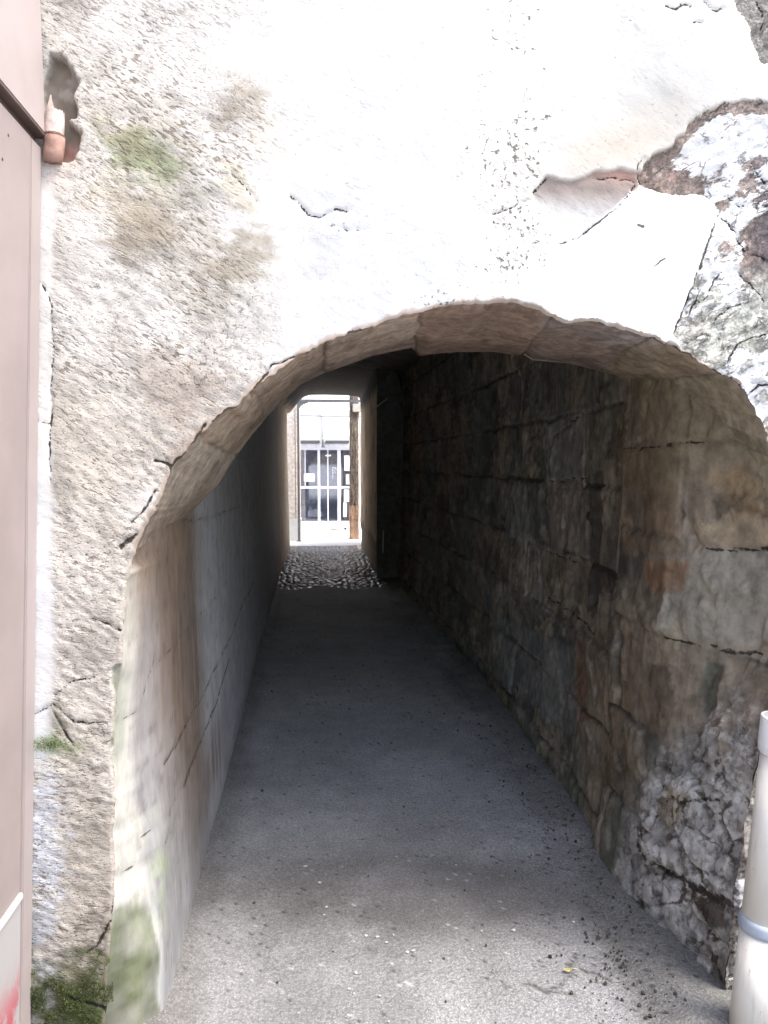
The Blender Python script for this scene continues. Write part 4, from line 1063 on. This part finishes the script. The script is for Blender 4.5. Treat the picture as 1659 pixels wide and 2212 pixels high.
# ------------------------------------------------------------------ courtyard beyond
YS = 17.5
def courtyard():
    MB = m_stone('brown_pillar_stone', .9, .012, 26, (1, 1, .6), .4, .95, .1)
    MBR = m_stone('terracotta_render', .6, .008, 26, (1, 1, 1), .25, .95, .1)
    MBE = m_plain('beige_wood', (.74, .67, .61), .8, .2, 0, .2, 20, .2)
    # left pier with plinth
    p = thing('door_jamb_pier', 'beige grooved pier on a white plinth at the left of the far opening', 'pier', (-.6, 15.3, 0))
    xr = at_y(648, 1000, 15.12)[0]; zb = at_y(640, 1120, 15.12)[2]
    bm = bmesh.new()
    add_box(bm, -.95, xr - .10, 15.12, 15.5, zb, 3.2, .006); add_box(bm, xr - .085, xr - .045, 15.12, 15.5, zb, 3.2, .006); add_box(bm, xr - .03, xr, 15.12, 15.5, zb, 3.2, .006)
    add_box(bm, -.9, xr - .01, 15.16, 15.46, zb, 3.18)
    bm_obj('shaft', bm, MBE, p)
    box('plinth', -.97, xr + .012, 15.10, 15.52, .0, zb - .003, M_WHITEWALL, p, .008)
    # gate frame
    g = thing('gate_frame', 'dark grey metal gate frame with one post and a top rail in the far opening', 'gate', tuple(at_z(646, 1170)))
    f = at_z(646, 1170); yy = f[1]
    a = at_y(649.5, 866, yy); r = at_y(768, 871, yy)
    xp = f[0]
    box('post', xp - .022, xp + .022, yy - .022, yy + .022, .0, a[2] + .03, M_METAL, g, .004)
    box('foot_plate', xp - .05, xp + .05, yy - .05, yy + .05, .004, .02, M_METAL, g, .003)
    box('top_rail', xp + .022, r[0] + .25, yy - .02, yy + .02, a[2] - .022, a[2] + .03, M_METAL, g, .004)
    bm = bmesh.new()                                   # rounded gusset in the corner
    for s in range(6):
        w = .16 * (1 - s / 6) ** 2
        add_box(bm, xp + .022, xp + .022 + w + .01, yy - .012, yy + .012, a[2] - .022 - .02 * (s + 1), a[2] - .022 - .02 * s)
    bm_obj('gusset', bm, M_METAL, g)
    # right pillar
    f0 = at_z(757, 1166); f1 = at_z(775, 1166); py = f0[1]
    q = thing('stone_pillar', 'weathered brown stone pillar with terracotta foot at the right of the far opening', 'pillar', tuple((f0 + f1) / 2))
    zt = at_y(766, 876, py)[2]; zm = at_y(766, 1092, py)[2]; zc = at_y(770, 890, py)[2]
    def pil(name, z0, z1, mat, c, wob, x0=f0[0], x1=f1[0]):
        n = 60; m = max(4, int((z1 - z0) / .03))
        ang = np.linspace(0, 2 * PI, n + 1); zz = np.linspace(z0, z1, m)
        cx, hw, hd = (x0 + x1) / 2, (x1 - x0) / 2, .14
        k = np.maximum(np.abs(np.cos(ang)), np.abs(np.sin(ang)))
        X = cx + hw * (np.cos(ang) / k)[None] + wob * fbm(ang[None] * 4 + 0 * zz[:, None], zz[:, None] * 7 + 0 * ang[None], 180)
        Y = py + .14 + hd * (np.sin(ang) / k)[None] + wob * fbm(ang[None] * 4 + 9 + 0 * zz[:, None], zz[:, None] * 7 + 0 * ang[None], 181)
        X[:, -1] = X[:, 0]; Y[:, -1] = Y[:, 0]
        V = np.stack([X, Y, np.repeat(zz[:, None], n + 1, 1)], -1)
        grid(name, V, mat, q, {'Col': flat_attr(V, c, .45, 182, 6, 6)})
    pil('shaft', zm, zt + .4, MB, (.20, .165, .135), .02)
    pil('foot', 0, zm, MBR, (.40, .27, .195), .012, f0[0] - .012, f1[0] + .008)
    box('capital', f0[0] + .05, f1[0] + .05, py - .06, py + .3, zc, zc + .16, m_plain('pale_cap_stone', (.55, .52, .47), .9), q, .006)
    # right courtyard wall
    w = thing('courtyard_wall', 'pale cream wall end at the right of the far opening, in front of the brown pillar', 'wall', (.95, 14.4, 0))
    box('wall_body', .875, 1.2, YE + .01, YE + .75, 0, 2.9, m_plain('cream_wash', (.82, .76, .65), .9, .1, 0, .08, 5, .3), w, .01)
    bm = bmesh.new()
    for (z, y) in ((1.32, 14.35), (.93, 14.3), (2.05, 14.6), (.6, 14.5)):
        bmesh.ops.create_icosphere(bm, subdivisions=2, radius=.05, matrix=Matrix.Translation((.875, y, z)) @ Matrix.Diagonal((.35, .8, 1.1, 1)))
    bm_obj('plaster_lump', bm, m_plain('old_mortar', (.45, .36, .26), .95, .1, 0, .3, 20, .6), w)
courtyard()

def shop():
    b = thing('shop_building', 'white building across the courtyard with a grey framed shop window', 'building', (.1, YS, 0))
    def X(u): return at_y(u, 1000, YS)[0]
    def Z(v): return at_y(700, v, YS)[2]
    x0, x1 = -1.6, X(762); z0, z1 = Z(1131), Z(966)
    MF = m_plain('lilac_frame_paint', (.60, .61, .68), .5, .4, 0, .04, 6, .03)
    bm = bmesh.new()
    add_box(bm, -8, x0, YS, YS + .3, -.02, 7); add_box(bm, x1, 8, YS, YS + .3, -.02, 7)
    add_box(bm, x0, x1, YS, YS + .3, -.02, z0); add_box(bm, x0, x1, YS, YS + .3, z1, 7)
    bm_obj('wall', bm, M_WHITEWALL, b)
    box('fascia', x0, x1 + .3, YS - .03, YS - .002, Z(967), Z(958), m_plain('grey_fascia', (.55, .56, .60), .6), b, .003)
    for (ua, ub) in ((600, 691), (703, 754)):
        box('ledge_shade_strip', X(ua), X(ub), YS - .09, YS - .003, Z(957), Z(951.5), m_plain('ledge_shadow', (.10, .10, .105), .6), b, .004)  # dark colour stands in for the shadow line
    box('sill', x0 - .03, X(731), YS - .06, YS - .002, Z(1137.5), Z(1131.5), m_plain('stone_sill', (.62, .62, .63), .8), b, .004)
    box('vent_slot', X(714), X(731), YS - .012, YS - .001, Z(1146), Z(1143.5), M_METAL, b, .001)
    fr = thing('x', '', 'x', (0, 0, 0)); bpy.data.objects.remove(fr)
    # window > frame bars, panes
    bm = bmesh.new()
    add_box(bm, x0, x1, YS + .05, YS + .12, Z(972), z1); add_box(bm, x0, x1, YS + .05, YS + .12, z0, Z(1126))
    for (ua, ub) in ((686, 691.5), (729, 736)):
        add_box(bm, X(ua), X(ub), YS + .048, YS + .122, Z(1126), Z(972))
    add_box(bm, X(707), X(709.5), YS + .06, YS + .11, Z(1126), Z(972))
    add_box(bm, X(658), X(660), YS + .06, YS + .11, Z(1050), Z(972))
    for ua, ub in ((600, 686), (691.5, 707), (709.5, 729), (736, 762)):
        add_box(bm, X(ua), X(ub), YS + .054, YS + .116, Z(1055.5), Z(1050.5))
    win = bm_obj('window', bm, MF, b)
    t = NT('shop_glass')
    gl = t.node('ShaderNodeBsdfGlossy'); gl.inputs['Roughness'].default_value = .03; gl.inputs['Color'].default_value = (.9, .92, .96, 1)
    tr = t.node('ShaderNodeBsdfTransparent'); tr.inputs['Color'].default_value = (.78, .79, .82, 1)
    mx = t.node('ShaderNodeMixShader'); mx.inputs[0].default_value = .16
    t.L(tr.outputs[0], mx.inputs[1]); t.L(gl.outputs[0], mx.inputs[2])
    t.L(mx.outputs[0], t.n['Material Output'].inputs['Surface'])
    for k, (ua, ub) in enumerate(((600, 686), (691.5, 707), (709.5, 729), (736, 762))):
        for (va, vb) in ((1050.5, 972), (1126, 1055.5)):
            box('pane', X(ua) + .002, X(ub) - .002, YS + .083, YS + .087, Z(va), Z(vb), t.m, win)
    # the room behind
    bm = bmesh.new()
    yb = YS + 1.6
    add_box(bm, x0 - .5, x1 + .5, yb, yb + .05, -.02, 2.4); add_box(bm, x0 - .55, x0 - .5, YS + .3, yb, -.02, 2.4); add_box(bm, x1 + .5, x1 + .55, YS + .3, yb, -.02, 2.4)
    add_box(bm, x0 - .5, x1 + .5, YS + .3, yb, 2.35, 2.4); add_box(bm, x0 - .5, x1 + .5, YS + .3, yb, .0, .1)
    bm_obj('shop_interior', bm, m_plain('interior_grey', (.62, .62, .68), .8), b)
    # goods and notices in the window
    MWp = m_plain('white_paper', (.85, .85, .86), .8, .1, 0, .02, 6, .02)
    ln = box('notice', X(656), X(679), YS + .074, YS + .080, Z(1040), Z(1023), MWp, None, .001)
    tag(ln, 'blank white rectangular notice in the upper left pane of the shop window', 'notice')
    yq = YS + .2
    bx = bmesh.new(); add_box(bx, X(664), X(688), YS + .2, YS + .3, Z(1118), Z(1105), .004); add_box(bx, X(667), X(672), YS + .22, YS + .28, Z(1105), Z(1096), .003); add_box(bx, X(676), X(684), YS + .22, YS + .28, Z(1105), Z(1101), .003)
    o = bm_obj('display_box', bx, MWp); tag(o, 'white box display standing low in the left pane of the shop window', 'box')
    o = box('carton', X(689), X(696), YS + .2, YS + .28, Z(1117), Z(1106.5), MWp, None, .003); tag(o, 'small white carton to the right of the larger white box in the shop window', 'carton')
    o = box('display_shelf', X(640), X(700), YS + .17, YS + .4, Z(1123), Z(1118.2), m_plain('shelf_grey', (.3, .3, .34), .6), None, .003); tag(o, 'grey shelf board under the white boxes in the shop window', 'shelf')
    bm = bmesh.new()
    n = 40
    vv = []
    for k in range(n + 1):
        xx = X(640) + (X(688) - X(640)) * k / n; yo = YS + .16 + .012 * math.sin(k * 1.5)
        vv.append((bm.verts.new((xx, yo, Z(1088))), bm.verts.new((xx, yo, Z(1043)))))
    for a_, c_ in zip(vv[:-1], vv[1:]): bm.faces.new((a_[0], c_[0], c_[1], a_[1]))
    bmesh.ops.solidify(bm, geom=list(bm.faces), thickness=.004)
    o = bm_obj('curtain', bm, m_plain('pale_blue_cloth', (.66, .71, .80), .9, .1, 0, .05, 12, .05), None, True); tag(o, 'pale blue half curtain across the left pane of the shop window', 'curtain')
    ps = thing('poster_column', 'narrow column of white and dark posters at the right edge of the shop window', 'posters', (X(748), YS, Z(1120)))
    MDk = m_plain('dark_print', (.07, .07, .08), .7)
    for (ua, ub, va, vb, mt) in ((744, 756, 1017, 984, MWp), (747, 755, 1047, 1024, m_plain('grey_print', (.45, .46, .5), .7)), (743, 754, 1084, 1058, MWp), (749, 755, 1110, 1086, MDk), (741, 748.5, 1117, 1086, MWp)):
        box('poster', X(ua), X(ub), YS + .036, YS + .046, Z(va), Z(vb), mt, ps, .001)
    bm = bmesh.new()
    for k in range(4):
        add_box(bm, X(740 + (k % 2) * 3), X(745 + (k % 2) * 3), YS - .02, YS - .003, Z(1156 - k * 4.2), Z(1153 - k * 4.2))
    add_box(bm, X(744), X(748), YS - .02, YS - .003, Z(1157), Z(1140))
    bm_obj('small_print', bm, m_plain('faded_print', (.2, .2, .23), .8), ps)
    # cross-shaped white ornament on the mullion, white marks on the glass
    o = box('door_closer', X(703), X(715), YS + .03, YS + .047, Z(985.5), Z(982.5), MWp, None, .002); tag(o, 'white bar across the thin window mullion near its top', 'bar')
    lt = thing('window_lettering', 'small white lettering stuck on the middle pane of the shop window', 'lettering', (X(718), YS + .08, Z(1032)))
    MV = m_plain('white_vinyl', (.7, .7, .74), .7)
    for (u, v, w_, h_) in ((718, 1010, 3, 1.6), (722, 1010, 3, 1.6), (725, 1012, 2, 2), (718, 1014, 1.6, 4), (718, 1021, 2.5, 2.5), (718, 1027, 1.2, 3), (722, 1017, 1.2, 2), (724, 1020, 1.2, 2), (718, 1032, 1.2, 2)):
        box('letter', X(u), X(u + w_), YS + .076, YS + .081, Z(v + h_), Z(v), MV, lt)
    # line and lamp above the window
    pts = [at_y(u, v, YS - .05) for u, v in ((620, 896.5), (650, 897.5), (697, 899), (758, 899.5), (790, 900))]
    o = tube('facade_cable', [tuple(p) for p in pts], .010, M_METAL, None, 8); tag(o, 'dark horizontal cable strung across the white wall above the shop window', 'cable')
    cp = [at_y(u, v, YS - .03) for u, v in ((678, 874), (686, 884), (691, 892), (696, 899), (697, 920), (697, 945))]
    o = tube('drain_pipe', [tuple(p) for p in cp], .018, m_plain('pale_grey_pipe', (.55, .55, .55), .6), None, 10); tag(o, 'pale thin pipe running down the white wall to the lamp', 'pipe')
    lp = thing('wall_lamp', 'small dark wall lamp hanging above the middle of the shop window', 'lamp', tuple(at_y(698, 966, YS - .1)))
    bm = bmesh.new(); c = [at_y(698, v, YS - .12) for v in (951, 957, 961, 966.5)]
    add_tube(bm, [tuple(p) for p in c], [.028, .03, .022, .05], 14); bm_obj('lamp_shade', bm, M_METAL, lp, True)
    tube('bracket', [tuple(at_y(697, 950, YS - .0)), tuple(at_y(698, 949, YS - .12)), tuple(c[0])], .014, M_METAL, lp, 8)
shop()

# ------------------------------------------------------------------ litter, moss, crumbs
def litter():
    rng = np.random.default_rng(5)
    MWf = m_plain('lime_flake', (.62, .60, .57), .9, .1, 0, .2, 60, .3)
    spots = [(815, 2022), (850, 2018), (835, 2034), (880, 2055), (893, 2052), (790, 2020), (768, 2100), (755, 2135), (765, 2145), (840, 2205), (1020, 2050), (1040, 2010), (1110, 2008), (705, 1958), (690, 1905), (1240, 1990), (700, 1975), (820, 2150), (930, 2075), (770, 1780), (860, 1775), (660, 1870), (985, 1868), (1270, 2120)]
    proto = None
    for k, (u, v) in enumerate(spots):
        bm = bmesh.new(); m = 9
        r0 = .003 + .0055 * rng.random() ** 1.6
        vs = [bm.verts.new((r0 * (0.3 + 1.0 * rng.random()) * math.cos(2 * PI * i / m), r0 * (0.5 + .5 * rng.random()) * math.sin(2 * PI * i / m), 0)) for i in range(m)]
        f = bm.faces.new(vs); e = bmesh.ops.extrude_face_region(bm, geom=[f])
        bmesh.ops.translate(bm, vec=(0, 0, .002), verts=[x for x in e['geom'] if isinstance(x, bmesh.types.BMVert)])
        p = at_z(u, v, .008)
        bmesh.ops.rotate(bm, matrix=Matrix.Rotation(.25 * (rng.random() - .5), 3, 'X'), verts=bm.verts)
        o = bm_obj('plaster_flake', bm, MWf); o.location = (p[0], p[1], .006)
        tag(o, 'small white plaster flake lying on the grey passage floor', 'flake', 'white plaster flakes on the floor')
    # yellow leaf
    bm = bmesh.new(); m = 12
    vs = [bm.verts.new((.014 * math.cos(2 * PI * i / m), .009 * math.sin(2 * PI * i / m) * (1 if i % 2 else .8), .003 * math.cos(4 * PI * i / m))) for i in range(m)]
    f = bm.faces.new(vs); bmesh.ops.solidify(bm, geom=[f], thickness=.0012)
    add_tube(bm, [(.013, 0, .003), (.022, -.004, .002), (.030, -.003, .001)], .0009, 6)
    o = bm_obj('fallen_leaf', bm, m_plain('yellow_leaf', (.62, .55, .28), .7)); p = at_z(1226, 2094, .012); o.location = (p[0], p[1], .013)
    tag(o, 'pale yellow fallen leaf on the floor near the rubble on the right', 'leaf')
    # crumpled paper deep in the passage
    bm = bmesh.new(); bmesh.ops.create_icosphere(bm, subdivisions=2, radius=.045)
    for v_ in bm.verts: v_.co *= .7 + .5 * rng.random()
    bmesh.ops.scale(bm, vec=(1.3, 1, .5), verts=bm.verts)
    p = at_z(805, 1241, .02); o = bm_obj('crumpled_paper', bm, m_plain('white_litter_paper', (.8, .8, .8), .8)); o.location = (p[0], p[1], .03)
    tag(o, 'crumpled white paper lying by the wall at the start of the cobbles', 'litter')
    # dark crumbs and grit along the right wall
    bm = bmesh.new()
    def crumb(x, y, s):
        r = bmesh.ops.create_icosphere(bm, subdivisions=1, radius=s)
        for v_ in r['verts']: v_.co *= .6 + .7 * rng.random()
        bmesh.ops.scale(bm, vec=(1.2, 1, .6), verts=r['verts'])
        bmesh.ops.translate(bm, vec=(x, y, .004 + s * .3), verts=r['verts'])
    n = 0
    while n < 620:
        y = 1.95 + rng.random() ** 1.5 * 5.2; xr = float(xr_floor(max(y, 2.05)))
        x = xr - .02 - abs(rng.normal()) * .17
        if rng.random() < .12: x = -.35 + rng.random() * 1.3
        if x < float(xl_floor(y)) + .03: continue
        lift = .035 * float(sstep(.16, 0., np.array(xr - x)))
        s = .0022 + .0045 * rng.random() ** 3
        r = bmesh.ops.create_icosphere(bm, subdivisions=1, radius=s)
        for v_ in r['verts']: v_.co *= .6 + .7 * rng.random()
        bmesh.ops.translate(bm, vec=(x, y, .004 + lift + s * .2), verts=r['verts']); n += 1
    for (u, v) in ((1310, 2060), (1322, 2068), (1335, 2075), (1318, 2082), (1345, 2066), (1300, 2020), (1330, 2012), (1290, 2110)):
        for _ in range(7):
            p = at_z(u + rng.normal() * 9, v + rng.normal() * 7, .01); s = .0015 + .003 * rng.random()
            r = bmesh.ops.create_icosphere(bm, subdivisions=1, radius=s)
            for v_ in r['verts']: v_.co *= .6 + .7 * rng.random()
            bmesh.ops.translate(bm, vec=(p[0], p[1], .006 + s * .3), verts=r['verts'])
    o = bm_obj('floor_grit', bm, m_plain('dark_grit', (.07, .062, .05), .95, .1, 0, .4, 60, .3)); o['kind'] = 'stuff'; o['label'] = 'dark grit and crumbs scattered along the right wall'
    # moss at the foot of the facade: small leaf-like blades
    vsx, fs = [], []
    tries = 0
    dots = []
    poly = [(65, 2085), (150, 2125), (205, 2090), (225, 2010), (243, 2000), (246, 2240), (60, 2260)]
    while len(dots) < 15000 and tries < 200000:
        tries += 1
        u = 55 + rng.random() * 200; v = 1990 + rng.random() * 280
        if poly_sd(np.array([u]), np.array([v]), poly)[0] < 0: continue
        if fbm(np.array([u * .035]), np.array([v * .035]), 190)[0] < -.12 + .35 * (1 - (v - 1990) / 260): continue
        dots.append((u, v))
    for cu, cv, ru, rv, n_ in ((104, 1606, 40, 16, 500),):
        for _ in range(n_): dots.append((cu + rng.normal() * ru * .5, cv + rng.normal() * rv * .5))
    for (u, v) in dots:
        p = at_y(u, v, Y0 - .012)
        if p[2] < 0: continue
        s = .0009 + .0019 * rng.random() ** 2
        a = rng.random() * 2 * PI; b = rng.normal() * .7
        d = np.array([math.cos(a), -.7 - .4 * rng.random(), math.sin(a)]) * s
        e = np.array([-math.sin(a), b, math.cos(a)]) * s * .55
        c = np.array([p[0], Y0 - .010 - .012 * rng.random(), p[2]])
        k = len(vsx); vsx += [c - e * .3, c + d * .6 - e, c + d * 1.4, c + d * .6 + e]; fs.append((k, k + 1, k + 2, k + 3))
    t = NT('moss_leaf'); n_ = t.noise(t.coords(), 60, 3, .6)
    mm = t.done(t.mix(t.ramp(n_, .3, .7), (.028, .036, .013), (.085, .105, .038)), .9, None, .2)
    o = np_mesh('moss', np.array(vsx), np.array(fs), mm, None, None, False); o['kind'] = 'stuff'; o['label'] = 'green moss growing at the foot of the rough plaster wall'
litter()

# ------------------------------------------------------------------ light
SUN_EL, SUN_AZ = math.radians(62), math.radians(120)      # azimuth clockwise from +Y: behind the camera, to its right
dv = Vector((math.sin(SUN_AZ) * math.cos(SUN_EL), math.cos(SUN_AZ) * math.cos(SUN_EL), math.sin(SUN_EL)))
sl = bpy.data.lights.new('sun', 'SUN'); sl.energy = 1.1; sl.angle = math.radians(22); sl.color = (1, .96, .91)
so = bpy.data.objects.new('sun', sl); COL.objects.link(so); so.rotation_euler = (-dv).to_track_quat('-Z', 'Y').to_euler(); so.location = (0, 0, 12)
wd = bpy.data.worlds.new('World'); SC.world = wd; wd.use_nodes = True
nt = wd.node_tree; sk = nt.nodes.new('ShaderNodeTexSky'); sk.sky_type = 'NISHITA'; sk.sun_disc = False
sk.sun_elevation = SUN_EL; sk.sun_rotation = SUN_AZ; sk.air_density = 1.2; sk.dust_density = 4.0; sk.ozone_density = 1.4
nt.links.new(sk.outputs[0], nt.nodes['Background'].inputs[0]); nt.nodes['Background'].inputs[1].default_value = .15
vs = SC.view_settings; SC.display_settings.display_device = 'sRGB'
vs.view_transform = 'Standard'; vs.look = 'None'; vs.exposure = 1.85; vs.gamma = 1
cy = SC.cycles
cy.use_denoising = True; cy.max_bounces = 14; cy.diffuse_bounces = 9; cy.glossy_bounces = 4; cy.transparent_max_bounces = 12
cy.sample_clamp_indirect = 6; cy.caustics_reflective = False; cy.caustics_refractive = False
